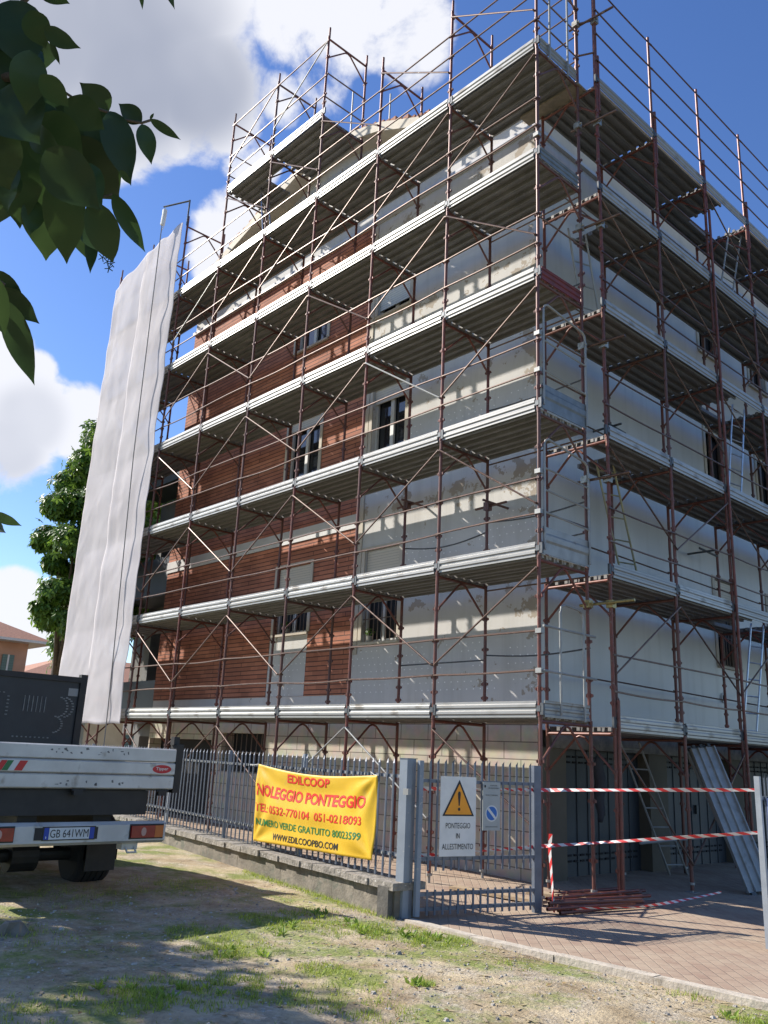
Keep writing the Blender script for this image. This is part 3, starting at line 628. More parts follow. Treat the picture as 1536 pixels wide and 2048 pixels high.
# wall ties
for (i, j, h) in [(2, 3, .62), (1, 1, 1.25), (3, 2, .6), (2, 1, 1.6)]:
    b = MB(); x = -BAY * i; b.tube([atS((x - .25, FW + .03, lv(j) + h)), atS((x + .35, FW + .05, lv(j) + h + .02))], .02, 8); b.tube([atS((x + .1, FW - .2, lv(j) + h + .04)), atS((x + .1, BY, lv(j) + h + .04))], .02, 8)
    b.box(tuple(atS((x - .05, FW - .02, lv(j) + h - .06))), tuple(atS((x + .05, FW + .07, lv(j) + h + .07)))); b.build('wall_tie', RUST, SL)
# end guards at the corner (X = 0 plane)
def endtoe(j, m_):
    o = toe_mesh(FW, 'end_toe_board', m_); inst('end_toe_board', o, SL, atS((.03, -.0, lv(j) + .02)), (0, 0, R(-90)))
endtoe(0, GALV); endtoe(3, REDT); endtoe(4, BLUET); endtoe(5, GALV)
def guardframe(j, m_, nr, blue):
    z = lv(j) + .1; b = MB(); x = .06
    pts = [(x, .04, z), (x, .04, z + 1.42), (x, .07, z + 1.49), (x, .13, z + 1.52), (x, FW - .1, z + 1.42), (x, FW - .04, z + 1.38), (x, FW - .02, z + 1.3), (x, FW - .02, z - .02)]
    b.tube([atS(p) for p in pts], .0165, 8)
    for k in range(nr): h = .5 + k * (.9 / nr); b.tube([atS((x, .04, z + h)), atS((x, FW - .02, z + h - .04))], .0135, 7)
    g = b.build('end_guard_frame', m_, SL)
    pm = MB(); prf = [(0, 0), (0, .36), (.012, .36), (.012, .28), (.028, .25), (.028, .18), (.012, .15), (.012, 0)]
    pm.prism(prf, tuple(atS((x - .03, .03, z - .05))), (1, 0, 0), (0, 0, 1), (0, FW - .03, 0)); pm.build('kick_plate', blue, SL)
guardframe(1, GALV, 3, GALV); guardframe(2, GALV, 2, BLUET)
b = MB(); x = .07; b.tube([atS(p) for p in [(x, .33, .05), (x, .33, 1.33), (x, .36, 1.41), (x, .43, 1.44), (x, .72, 1.42), (x, .80, 1.38), (x, .83, 1.3), (x, .83, .0)]], .0165, 8)
for h in (.57, 1.12): b.tube([atS((x, -.02, h)), atS((x, FW + .05, h - .01))], .0165, 8)
b.build('access_hoop', GALV, SL)
for j, hs__ in ((1, (.6, )), (2, (.55, 1.15)), (3, (1.0,)), (5, (.5, 1.0, 1.5))):
    for h in hs__: b = MB(); b.tube([atS((.03, -.02, lv(j) + h)), atS((.03, FW + .02, lv(j) + h))], .0135, 7); b.build('end_rail', BROWN, SL)
for j, zs in ((0, (.57, 1.06)), (1, (.6, 1.15)), (2, (.6, 1.15)), (4, (.4,))):
    for h in zs: b = MB(); b.box(tuple(atS((-.04, -.045, lv(j) + h - .03))), tuple(atS((.05, .03, lv(j) + h + .03)))); b.build('coupler', GALV, SL)
# end rails of the raised deck
for h in (.5, 1.1): b = MB(); b.tube([atS((-BAY * 3, 0, 12 + h)), atS((-BAY * 3, FW, 12 + h))], .015, 7); b.build('end_rail', BROWN, SL); b = MB(); b.tube([atS((-BAY * 5, 0, 12 + h)), atS((-BAY * 5, FW, 12 + h))], .015, 7); b.build('end_rail', BROWN, SL)
# galvanised guard posts by the corner and the roof
for (x, y, z0, z1) in [(.06, .25, 9.9, 12.4), (.06, .72, 9.9, 11.6), (-6.2, 1.35, 12.4, 14.0), (-5.3, 1.7, 11.8, 13.6), (-8.6, .9, 12.0, 12.8)]:
    b = MB(); b.tube([atS((x, y, z0)), atS((x, y, z1))], .018, 7); b.build('guard_post', GALV, SL)
# fixed to the net end: small lifting arm with pulley
arm = thing('rope_hoist', 'small angled hoist arm with white pulley at the top of the netting', 'hoist', (-10.8, 0, 11.9))
b = MB(); b.tube([(0, -.03, .1), (0, -.03, .82)], .022, 8); b.tube([(0, -.03, .8), (-.75, -.35, .83)], .022, 8); b.build('bracket', BRACKET, arm)
b = MB(); b.tube([(-.7, -.33, .8), (-.7, -.33, .7)], .01, 6); b.tube([(-.7, -.33, .72), (-.7, -.33, .6), (-.72, -.33, .4), (-.74, -.33, .3)], .06, 10); b.tube([(-.68, -.33, .3), (-.66, -.33, .2), (-.72, -.33, .15)], .012, 6); b.build('pulley', flat('white_plastic_pulley', (.75, .75, .72)), arm)
b = MB(); b.tube([(-11.54, -.34, 12.2), (-11.5, -.3, 6), (-11.4, -.16, .2), (-11.4, -.12, -1.9)], .013, 6)
tag(b.build('hoist_rope', mat('grey_rope', (.3, .29, .27), None, 40, .9)), 'thin grey rope hanging straight down in front of the pale netting', 'rope')

# ---- right scaffold (runs along Y; outer standards at X=.25, inner at X=-.8)
SR = thing('scaffolding', 'rusty steel frame scaffold shading the grey rendered side with the garages', 'scaffolding', (.25, 5, -2.1))
sro = Vector(SR.location); ZR = -.09
def atR(p): return Vector(p) - sro
RX, RY0 = .254, 1.21
NR = 8
for k in range(NR):
    y = RY0 + LBX * k
    for j in range(-1, 5):
        o = inst('portal_frame', FRAME, SR, atR((RX, y, lv(j) + ZR)), (0, 0, R(90)))
        o.location += Vector((random.uniform(-.01, .01), random.uniform(-.02, .02), 0))
        if j == -1:
            for yy in (0, FW): inst('base_jack', JACK, o, (0, yy, 0.0))
    # single guard posts above the top deck, outer side
    b = MB(); b.tube([(0, .0, -.45), (0, 0, .62)], .03, 8); b.tube([(-.035, -.03, .05), (-.035, -.03, 2.25)], TR, 8); b.build('guard_post', RUST, SR, loc=atR((RX, y + .05, lv(5) + ZR)))
RDEV = {}
for k in range(NR - 1):
    y = RY0 + LBX * k
    for j in range(0, 6):
        z = lv(j) + ZR + .005; hole = None
        if k == 2 and j in (5, 3, 1): hole = ((0, 1), .75, LBX - .05)
        if k == 0 and j in (4, 2): hole = ((1, 2), .1, .8)
        # deck mesh runs along -X: turn so that it runs along +Y and its width goes towards -X
        me = DECKR if not hole else deck_mesh(LBX, hole)
        if hole:
            key = (hole[0], hole[1]); me = RDEV.setdefault(key, me)
        o = inst('deck', me, SR, atR((RX, y, z)), (0, 0, R(-90))); o.scale = (1, -1, 1)
        t = inst('toe_board', TOER, SR, atR((RX + .006, y, z + .005)), (0, 0, R(-90))); t.scale = (1, -1, 1)
        inst('toe_board_bracket', BRK, t)
        zs = (.5, .97) if j < 5 else (.5, 1.02, 1.5, 2.03)
        for h in zs:
            q = inst('guardrail', random.choice(RAILSR), SR, atR((RX, y, lv(j) + ZR + h)), (0, 0, R(-90))); q.scale = (1, -1, 1)
        if j < 5:
            b = MB(); b.tube([atR((RX - FW - .03, y - .02, lv(j) + ZR + .82)), atR((RX - FW - .03, y + LBX, lv(j) + ZR + .80))], .013, 6); b.build('inner_rail', BROWN, SR)
for (k, j, d) in [(0, 0, '/'), (1, 0, '\\'), (2, 0, '/'), (0, 1, '\\'), (1, 1, '/'), (2, 1, '\\'), (1, 2, '\\'), (2, 2, '\\'), (1, 3, '\\'), (0, 3, '\\'), (2, 3, '\\'), (3, 3, '\\'), (2, 4, '\\'), (3, 1, '\\'), (3, 2, '/'), (0, -1, '\\'), (1, -1, '/'), (3, 0, '\\')]:
    y0, y1 = RY0 + LBX * k, RY0 + LBX * (k + 1); zt, zb = lv(j) + ZR + 1.86, lv(j) + ZR + .72
    if j == -1: zb = -1.75
    p, q = ((RX + .045, y1, zt), (RX + .045, y0, zb)) if d == '/' else ((RX + .045, y0, zt), (RX + .045, y1, zb))
    bar('diagonal_brace', p, q, .0135, BROWN, SR, sro)
# couplers tying the two scaffolds together and doubled standards
for (z, ym) in [(1.55, YCOUPLER), (3.3, COUPLER), (7.35, COUPLER), (9.2, COUPLER), (11.2, COUPLER), (5.35, COUPLER)]:
    b = MB(); b.tube([atR((-.15, FW + .03, z)), atR((.62, FW + .14, z + .02))], .02, 8)
    b.build('tie_tube', BROWN if ym is COUPLER else YCOUPLER, SR)
    for (cx, cy) in ((.0, FW), (RX, RY0)):
        b = MB(); b.box(tuple(atR((cx - .05, cy - .045, z - .05))), tuple(atR((cx + .05, cy + .045, z + .05)))); b.tube([atR((cx + .05, cy - .02, z)), atR((cx + .09, cy - .03, z))], .012, 6); b.build('coupler', ym, SR)
bar('doubled_standard', (RX + .06, RY0 + LBX * 2 + .02, -2.1), (RX + .06, RY0 + LBX * 2 + .02, 9.4), .024, RUST, SR, sro)
bar('doubled_standard', (RX + .05, RY0 + .0, -2.1), (RX + .05, RY0 + .02, .3), .024, RUST, SR, sro)
b = MB(); b.obox(atS((-1.1, .98, 9.975)), (1.15, .03, -.01), (0, .25, -.01), (0, 0, .035)); b.build('gap_board', mat('old_grey_board', (.3, .25, .19), (.2, .17, .13), 9, .85), SL)
bar('corner_standard', (-.03, FW + .06, 10), (-.03, FW + .06, 12.4), .024, RUST, SL, so_)
for h in (10.55, 11.2): bar('end_rail', (.02, FW, h), (RX, RY0, h + .03), .016, BROWN, SR, sro)
bar('corner_standard', (RX, RY0, 10), (RX, RY0, 12.6), .024, RUST, SR, sro)
# low cross tube between garages
bar('cross_tube', (-.5, 2.95, -1.55), (-.4, 5.0, -1.5), .02, GALV, SR, sro)
# outrigger handles and wall ties on the right side
for (y, z) in [(6.0, 2.6 + .75), (3.0, 4.9)]:
    b = MB(); b.tube([atR((-.75, y - .3, z)), atR((-.75, y + .35, z - .03))], .02, 8); b.tube([atR((-1.14, y, z)), atR((-.6, y, z))], .02, 8); b.build('wall_tie', BRACKET, SR)

# ------------------------------------------------------------------ netting
def netmat():
    m = bpy.data.materials.new('white_debris_netting'); m.use_nodes = True; nt = m.node_tree; N = nt.nodes.new; L = nt.links.new; nt.nodes.clear()
    d = N('ShaderNodeBsdfDiffuse'); t = N('ShaderNodeBsdfTranslucent'); tr = N('ShaderNodeBsdfTransparent'); o = N('ShaderNodeOutputMaterial')
    tc_ = N('ShaderNodeTexCoord'); n = N('ShaderNodeTexNoise'); n.inputs['Scale'].default_value = 1.1; n.inputs['Detail'].default_value = 6; L(tc_.outputs['Object'], n.inputs[0])
    r = N('ShaderNodeValToRGB'); r.color_ramp.elements[0].position = .35; r.color_ramp.elements[0].color = (.66, .63, .64, 1); r.color_ramp.elements[1].position = .7; r.color_ramp.elements[1].color = (.76, .73, .74, 1); L(n.outputs[0], r.inputs[0])
    L(r.outputs[0], d.inputs[0]); t.inputs[0].default_value = (.7, .68, .69, 1)
    a = N('ShaderNodeMixShader'); a.inputs[0].default_value = .3; L(d.outputs[0], a.inputs[1]); L(t.outputs[0], a.inputs[2])
    c = N('ShaderNodeMixShader'); c.inputs[0].default_value = .22; L(a.outputs[0], c.inputs[1]); L(tr.outputs[0], c.inputs[2]); L(c.outputs[0], o.inputs[0]); return m
NET = netmat()
def net(x0, x1, z0f, z1f, y0, seed, label, bulge=.12):
    nx_, nz_ = 46, 190; m = MB()
    for j in range(nz_ + 1):
        for i in range(nx_ + 1):
            u, v = i / nx_, j / nz_; x = x0 + (x1 - x0) * u; za, zb_ = z0f(u), z1f(u); z = za + (zb_ - za) * v
            lift = abs(math.sin(math.pi * (z / 2.0)))
            fold = mnoise.noise(Vector((x * 3.2, z * .22, seed))) * .016 + mnoise.noise(Vector((x * 7, z * .5, seed + 4))) * .004 + mnoise.noise(Vector((x * 1.2, z * 1.6, seed + 7))) * .03
            y = y0 - bulge * lift * (.3 + .7 * math.sin(math.pi * u)) * .35 + fold * (.35 + .65 * abs(2 * u - 1))
            xe = (mnoise.noise(Vector((0, z * .7, seed + 9))) * .05 - lift * .02) * (1 - u) ** 5
            xe2 = mnoise.noise(Vector((5, z * .8, seed + 2))) * .07 * u ** 5
            zz_ = (z / 2.0) % 1.0; y += -.014 * math.exp(-((zz_ - .5) / .05) ** 2) * mnoise.noise(Vector((x * 2, z, seed + 3))) + .014 * (abs(mnoise.noise(Vector((x * 1.3 + z * 1.1, z * .55 - x * .6, seed + 6)))) ** .7) + .010 * abs(mnoise.noise(Vector((x * 2.4 - z * 1.3, z * .8, seed + 11))))
            m.v.append((x + xe + xe2, y, z))
    for j in range(nz_):
        for i in range(nx_):
            a = j * (nx_ + 1) + i; m.f.append((a, a + 1, a + nx_ + 2, a + nx_ + 1)); m.m.append(0)
    o = m.build('debris_netting', NET, smooth=True)
    sm = o.modifiers.new('s', 'SOLIDIFY'); sm.thickness = .004
    return tag(o, label, 'netting', 'white debris netting sheets on the end bays')
net(-10.83, -12.72, lambda u: -.12 + .015 * math.sin(u * 9), lambda u: 12.05 - .1 * u + .05 * math.sin(u * 14), -.13, 1.0, 'wider pale netting sheet reaching down to the lowest deck, rope in front of it')
net(-12.45, -14.42, lambda u: .35 + .04 * u, lambda u: 12.0 - .35 * u + .06 * math.sin(u * 11), -.10, 5.0, 'outer pale netting sheet beside the green tree, its lower hem higher up')

# ------------------------------------------------------------------ ladders
def ladder(p0, p1, side, w, m_, label, n=7):
    p0, p1 = Vector(p0), Vector(p1); s = Vector(side).normalized() * w; o = thing('ladder', label, 'ladder', p0, 'metal access ladders')
    d = p1 - p0
    for q in (Vector((0, 0, 0)), s):
        b = MB(); b.tube([q, q + d], .017, 8); b.build('stile', m_, o)
    for k in range(n):
        t = (k + .6) / n; b = MB(); b.tube([d * t, d * t + s], .012, 6); b.build('rung', m_, o)
    return o
ladder((-.62, 3.0, 2.0), (-.45, 2.0, 3.95), (.3, .95, 0), .33, mat('faded_yellow_steel', (.33, .3, .17), (.25, .24, .16), 10, .5, .4), 'ladder with one yellowish stile leaning on the right scaffold, second deck up', 6)
SILV = mat('bright_aluminium', (.55, .57, .6), (.45, .47, .5), 10, .3, .85)
ladder((-.1, 5.55, 3.98), (.02, 5.75, 5.95), (.15, .95, 0), .36, SILV, 'bright silver ladder under a deck hatch at the right edge, fourth lift', 7)
ladder((-.72, 2.25, 6.1), (-.6, 1.6, 7.9), (.3, .95, 0), .35, GALV, 'dull grey ladder hanging below a hatch in the upper right scaffold near the corner', 5)
ladder((-.1, 5.5, -.02), (.0, 5.9, 1.95), (.15, .95, 0), .36, SILV, 'bright silver ladder at the right edge standing on the lowest deck', 7)
ladder((-.85, 4.35, -2.1), (-.75, 2.9, -.15), (.3, .95, 0), .36, GALV, 'dim ladder standing on the ground in front of the garage doors', 7)
ladder((-.1, 5.7, 8.0), (.02, 6.2, 9.9), (.1, .95, 0), .4, GALV, 'grey ladder under the open hatch of the topmost right deck', 7)
ladder((-8.0, .55, 10.05), (-8.35, .45, 12.35), (-.4, .9, 0), .36, SILV, 'shiny ladder rising through the highest deck on the left scaffold', 8)

# ------------------------------------------------------------------ low wall, fence, posts, gates
lw = thing('low_wall', 'low stained concrete wall with overhanging cap under the blue grey railing', 'wall', (-5, fence_y(-5), -2.1)); lo_ = Vector(lw.location)
fd = Vector((-1, .13, 0)).normalized(); fnm = Vector((-.13, -1, 0)).normalized()   # along the fence, and towards the camera
def FP(s, d, z): p = Vector((-.2, -1.93, 0)) + fd * s + fnm * d; return Vector((p.x, p.y, z))
seg = .0; L_ = 15.5
b = MB(); s = .05; k = 0
while s < L_:
    e = min(L_, s + 1.2); b.obox(FP(s + .006, .14, -2.25) - lo_, FP(e, .14, 0) - FP(s + .006, .14, 0), fnm * -.26, (0, 0, .42 + random.uniform(-.004, .004))); s = e
b.build('wall_body', CONC, lw)
b = MB(); s = .0
while s < L_:
    e = min(L_, s + random.uniform(1.2, 2.0)); n = 6
    for q in range(n):
        s0, s1 = s + (e - s) * q / n, s + (e - s) * (q + 1) / n - (.008 if q == n - 1 else 0); w = random.uniform(-.015, .015)
        b.obox(FP(s0, .2 + w, -1.828) - lo_, FP(s1, .2 + w, 0) - FP(s0, .2 + w, 0), fnm * -.42, (0, 0, .07 + random.uniform(-.006, .006)))
    s = e
b.build('wall_cap', mat('eroded_cap_concrete', (.3, .27, .225), (.17, .155, .13), 9, .95, bump=.9, bscale=25, c3=(.5, .47, .42), s3=30, f3=(.6, .7)), lw)
fence = thing('metal_fence', 'blue grey steel railing of narrow pointed pales on the low wall', 'fence', (-5, fence_y(-5), -1.75)); fo = Vector(fence.location)
pm_ = MB(); pm_.prism([(-.016, -.004), (.016, -.004), (.016, .004), (0, .010), (-.016, .004)], (0, 0, 0), (1, 0, 0), (0, 1, 0), (0, 0, 1.15)); 
pm_.poly([(-.016, -.004, 1.15), (.016, -.004, 1.15), (.016, -.016, 1.2)]); pm_.poly([(-.016, .006, 1.15), (.016, .006, 1.15), (.016, -.016, 1.2)]); pm_.poly([(-.016, -.004, 1.15), (.016, -.016, 1.2), (-.016, .006, 1.15)])
PALE = pm_.mesh('pale', FENCEM)
pm2 = MB(); pm2.prism([(-.016, -.004), (.016, -.004), (.016, .004), (0, .010), (-.016, .004)], (0, 0, 0), (1, 0, 0), (0, 1, 0), (0, 0, 1.15))
ang = math.atan2(fd.y, fd.x)
s = .18; npale = 0
rest = MB()
while s < 13.2:
    if npale < 98:
        inst('pale', PALE, fence, FP(s, .03, -1.74) - fo, (R(random.uniform(-.5, .5)), R(random.uniform(-.4, .4)), ang))
    else:
        rest.obox(FP(s, .03, -1.74) - fo, fd * .03, fnm * .01, (0, 0, 1.17))
    npale += 1; s += .132
if rest.v: tag(rest.build('pale_run', FENCEM, fence), kind='stuff')
for z in (-.74, -1.53):
    b = MB(); b.obox(FP(.12, .012, z) - fo, FP(13.2, .012, 0) - FP(.12, .012, 0), fnm * -.03, (0, 0, .035)); b.build('rail', FENCEM, fence)
for s in (2.35, 4.55, 6.75, 8.95, 11.15):
    b = MB(); b.box((-.02, -.025, 0), (.02, .02, 1.22)); o = b.build('post', POSTM, fence, loc=FP(s, -.05, -1.76) - fo); o.rotation_euler = (0, 0, ang)
clipm = MB()
for i in range(0, 90, 1):
    s_ = .18 + .132 * i
    for z in (-.735, -1.525): clipm.obox(FP(s_ - .012, .045, z) - fo, fd * .024, fnm * .006, (0, 0, .024))
clipm.build('clips', GALV, fence)
gp = thing('gate_post', 'broad blue grey steel gate post at the end of the low wall', 'post', (-.28, -1.93, -2.1))
b = MB(); b.prism([(-.065, -.06), (.055, -.065), (.07, .0), (.055, .065), (-.065, .06)], (0, 0, -.06), (1, 0, 0), (0, 1, 0), (0, 0, 1.62)); b.build('post_body', POSTM, gp)
b = MB(); b.prism([(-.07, -.066), (.06, -.07), (.073, .07), (-.07, .066)], (0, 0, 1.56), (1, 0, 0), (0, 1, 0), (0, 0, .008)); b.build('post_cap', FENCEM, gp)
b = MB(); b.box((.055, -.115, 1.2), (.13, -.07, 1.26)); b.build('latch', GALV, gp)
bw = MB(); bw.box((-.18, -.2, -.1), (-.02, .12, .3)); bw.build('foot_block', mat('dark_stained_concrete', (.09, .085, .075), (.13, .12, .1), 6, .9, bump=.4), gp)
def gate(name, p0, p1, label, signs=True, zoff=0, n=15):
    p0 = Vector((*p0, 0)); p1 = Vector((*p1, 0)); d = p1 - p0; Lg = d.length; d.normalize(); nn = Vector((d.y, -d.x, 0))    # nn towards +X side / camera
    g = thing(name, label, 'gate', (p0.x, p0.y, -2.1)); go = Vector(g.location)
    P = lambda s, e, z: p0 + d * s + nn * e + Vector((0, 0, z + zoff)) - go
    for s0, w, zb in ((0, .05, -2.07), (Lg - .1, .1, -2.12)):
        m = MB(); m.obox(P(s0, -.025, zb), d * w, nn * .05, (0, 0, -.55 - zb)); m.build('stile', POSTM if s0 == 0 else FENCEM, g)
    for z in (-.77, -1.54, -1.88, -2.02):
        m = MB(); m.obox(P(.05, -.02, z), d * (Lg - .15), nn * .04, (0, 0, .035)); m.build('rail', FENCEM, g)
    for k in range(n):
        s = .05 + (Lg - .15) * (k + .75) / (n + .5)
        m = MB(); m.obox(P(s, .022, -1.64), d * .024, nn * .008, (0, 0, 1.08)); m.obox(P(s, .022, -2.06), d * .024, nn * .008, (0, 0, .24))
        m.poly([P(s, .022, -.56), P(s + .024, .022, -.56), P(s + .024, .034, -.52)]); m.poly([P(s + .024, .030, -.56), P(s, .030, -.56), P(s + .024, .034, -.52)])
        m.build('pale', FENCEM, g)
    return g, P, d, nn
g1, GP, gd, gn = gate('open_gate', (-.15, -1.90), (.22, -.31), 'blue grey barred gate leaf standing open beside the post, signs wired to it')
GB = g1.location
# right hand leaf, far right of the picture
g2, GP2, gd2, gn2 = gate('open_gate', (2.62, -.06), (2.42, 1.6), 'second open gate leaf of pale grey steel at the right edge, bluish notice on it', n=14)
for c in g2.children:
    if c.name.startswith('stile'): c.data.materials[0] = mat('light_grey_gate_paint', (.38, .41, .43), (.3, .33, .35), 6, .5, .1)
# signs
WHITE = flat('white_sign_face', (.72, .71, .66)); BLACK = flat('black_print', (.012, .012, .012)); ORANGE = flat('orange_sign_print', (.85, .33, .01)); SGREY = flat('aluminium_sign_face', (.36, .38, .36)); SBLUE = flat('blue_sign_print', (.02, .13, .42)); PALEW = flat('pale_sign_print', (.6, .62, .6))
def P2(Pf, s0, z0, w, h, e):   # sign space u,v (v up)
    return lambda u, v: Pf(s0 + w * u, e, z0 + h * v) + GB
sg = MB(); f = P2(GP, .25, -1.50, .46, .80, .052)
def quadbox(m, f, th, nn, u0=0, u1=1, v0=0, v1=1, mi=0):
    a = f(u0, v0); m.obox(a, f(u1, v0) - a, nn * -th, f(u0, v1) - a, mi)
ws = thing('warning_sign', 'white rectangular warning sign with orange triangle and black lettering, hung on the open gate', 'sign', tuple(f(.5, 0))); wso = Vector(ws.location)
quadbox(sg, lambda u, v: f(u, v) - wso, .006, gn); sg.build('board', WHITE, ws)
f1 = P2(GP, .25, -1.50, .46, .80, .055); f2 = P2(GP, .25, -1.50, .46, .80, .0565); f3_ = P2(GP, .25, -1.50, .46, .80, .058)
m = MB(); m.poly([f1(.06, .50) - wso, f1(.94, .50) - wso, f1(.52, .96) - wso], 0)
m.poly([f2(.125, .52) - wso, f2(.875, .52) - wso, f2(.52, .905) - wso], 1)
m.poly([f3_(.475, .78) - wso, f3_(.50, .63) - wso, f3_(.53, .63) - wso, f3_(.555, .78) - wso, f3_(.54, .81) - wso, f3_(.49, .81) - wso], 0)
m.poly([f3_(.515 + .035 * math.cos(a), .585 + .022 * math.sin(a)) - wso for a in [i * math.pi / 6 for i in range(12)]], 0); m.build('warning_triangle', [BLACK, ORANGE], ws)
for m_ in m.f: pass
def textpart(name, s, f, u0, u1, v0, v1, mt, par, off, bold=.0):
    m = MB(); lettering(m, s, lambda u, v: f(u0 + (u1 - u0) * u, v0 + (v1 - v0) * v) - off, 0, bold); return m.build(name, mt, par)
textpart('lettering', 'PONTEGGIO', f1, .16, .84, .345, .415, BLACK, ws, wso, .0); textpart('lettering', 'IN', f1, .45, .55, .22, .285, BLACK, ws, wso, .012); textpart('lettering', 'ALLESTIMENTO', f1, .07, .93, .085, .155, BLACK, ws, wso, .0)
f = P2(GP, .80, -1.245, .235, .50, .052); f1 = P2(GP, .80, -1.245, .235, .50, .0545); f2 = P2(GP, .80, -1.245, .235, .50, .056)
ns = thing('no_parking_sign', 'small grey sign with blue disc and slanting bar, on the open gate', 'sign', tuple(f(.5, 0))); nso = Vector(ns.location)
m = MB(); quadbox(m, lambda u, v: f(u, v) - nso, .006, gn); m.build('board', SGREY, ns)
circ = lambda ff, cu, cv, ru, rv, mi, mbx: mbx.poly([ff(cu + ru * math.cos(a), cv + rv * math.sin(a)) - nso for a in [i * math.pi / 12 for i in range(24)]], mi)
m = MB(); circ(f1, .5, .35, .36, .17, 0, m); circ(f2, .5, .35, .30, .142, 1, m)
f3_ = P2(GP, .80, -1.245, .235, .50, .0575); m.poly([f3_(.25, .43) - nso, f3_(.33, .47) - nso, f3_(.75, .27) - nso, f3_(.67, .23) - nso], 2); m.build('blue_disc', [PALEW, SBLUE, PALEW], ns)
textpart('lettering', 'COMUNE', f1, .4, .8, .915, .94, BLACK, ns, nso); textpart('lettering', 'DI BOLOGNA', f1, .32, .9, .86, .89, BLACK, ns, nso); textpart('lettering', 'PASSO CARRABILE', f1, .15, .85, .715, .74, BLACK, ns, nso)
m = MB(); m.poly([f1(.12 + .05 * math.cos(a), .91 + .03 * math.sin(a)) - nso for a in [i * math.pi / 5 for i in range(10)]]); m.poly([f1(.15, .07) - nso, f1(.85, .07) - nso, f1(.85, .08) - nso, f1(.15, .08) - nso]); m.build('crest', BLACK, ns)
G2 = Vector(g2.location)
fq = lambda u, v: GP2(.10 + .5 * u, .055, -1.3 + .55 * v) + G2
m = MB(); o0 = fq(0, 0); m.obox((0, 0, 0), fq(1, 0) - o0, gn2 * -.006, fq(0, 1) - o0); 
tag(m.build('notice_board', flat('pale_blue_notice', (.3, .38, .62)), loc=o0), 'pale blue notice on the gate leaf at the right edge', 'sign')

# banner on the railing
YEL = mat('yellow_banner_vinyl', (.74, .47, .03), (.64, .39, .025), 3, .5, spec=.3, c3=(.5, .34, .08), s3=5, f3=(.62, .8))
def BN(u, v, e=0.0):          # u 0..1 left to right, v 0..1 bottom to top
    s = 3.36 + (.585 - 3.36) * u; z0 = -1.68 + (.07) * u; z1 = -.70 - .03 * u - .07 * math.sin(math.pi * u)
    z = z0 + (z1 - z0) * v
    w = .022 * math.sin(u * 3.1 + v * 2.2) + .02 * mnoise.noise(Vector((u * 4.2, v * 3.4, 1))) * (1.2)
    for (cu, cv) in ((0, 1), (1, 1), (1, 0), (0, 0)):       # creases running in from the tied corners
        du, dv = abs(u - cu) * 2.75, abs(v - cv) * .95; r_ = math.hypot(du, dv); a = math.atan2(dv, du + 1e-6)
        w += .015 * math.exp(-r_ / .75) * math.cos(a * 9 + cu * 2) * min(1, r_ * 4)
    return FP(s, .075 + w + e, z)
ban = thing('banner', 'creased yellow vinyl banner with red and green lettering tied to the railing', 'banner', tuple(BN(.5, 0))); bo = Vector(ban.location)
m = MB(); n1, n2 = 90, 34
for j in range(n2 + 1):
    for i in range(n1 + 1): m.v.append(tuple(BN(i / n1, j / n2) - bo))
for j in range(n2):
    for i in range(n1): a = j * (n1 + 1) + i; m.f.append((a, a + 1, a + n1 + 2, a + n1 + 1)); m.m.append(0)
sh = m.build('sheet', YEL, ban, smooth=True); smo = sh.modifiers.new('s', 'SOLIDIFY'); smo.thickness = .002; smo.offset = 0
RED = flat('red_banner_print', (.72, .03, .012)); GRN = flat('green_banner_print', (.01, .2, .05))
def bline(txt, x0, x1, zb, zt, mt, bold):
    # x in world, z world -> u,v
    u0 = ((-.2 - x0) / .9916 - 3.36) / (.585 - 3.36); u1 = ((-.2 - x1) / .9916 - 3.36) / (.585 - 3.36)
    vv = lambda z: (z + 1.66) / (.92)
    m = MB(); V, F = glyphs(txt, bold); b0 = len(m.v)
    m.v = [tuple(BN(u0 + (u1 - u0) * u, vv(zb) + (vv(zt) - vv(zb)) * v, .0048) - bo) for u, v in V]
    m.f = [tuple(f_) for f_ in F]; m.m = [0] * len(F); m.build('lettering', mt, ban)
bline('EDILCOOP', -2.72, -1.74, -.885, -.775, RED, .03)
bline('NOLEGGIO PONTEGGIO', -3.47, -.97, -1.11, -.965, RED, .032)
bline('TEL: 0532-770104  051-0218093', -3.49, -1.02, -1.30, -1.20, RED, .015)
bline('NUMERO VERDE GRATUITO 80023599', -3.46, -1.02, -1.465, -1.38, GRN, .01)
bline('WWW.EDILCOOPBO.COM', -3.0, -1.45, -1.61, -1.53, BLACK, .015)
for (u, v) in ((0, 1), (1, 1)):
    m = MB(); p = BN(u, v) - bo; q = (FP(3.75, .03, -.72) if u == 0 else FP(.75, .03, -.70)) - bo; m.tube([p, (p + q) / 2 + Vector((0, 0, -.01)), q], .004, 5); m.build('tie_cord', WHITE, ban)

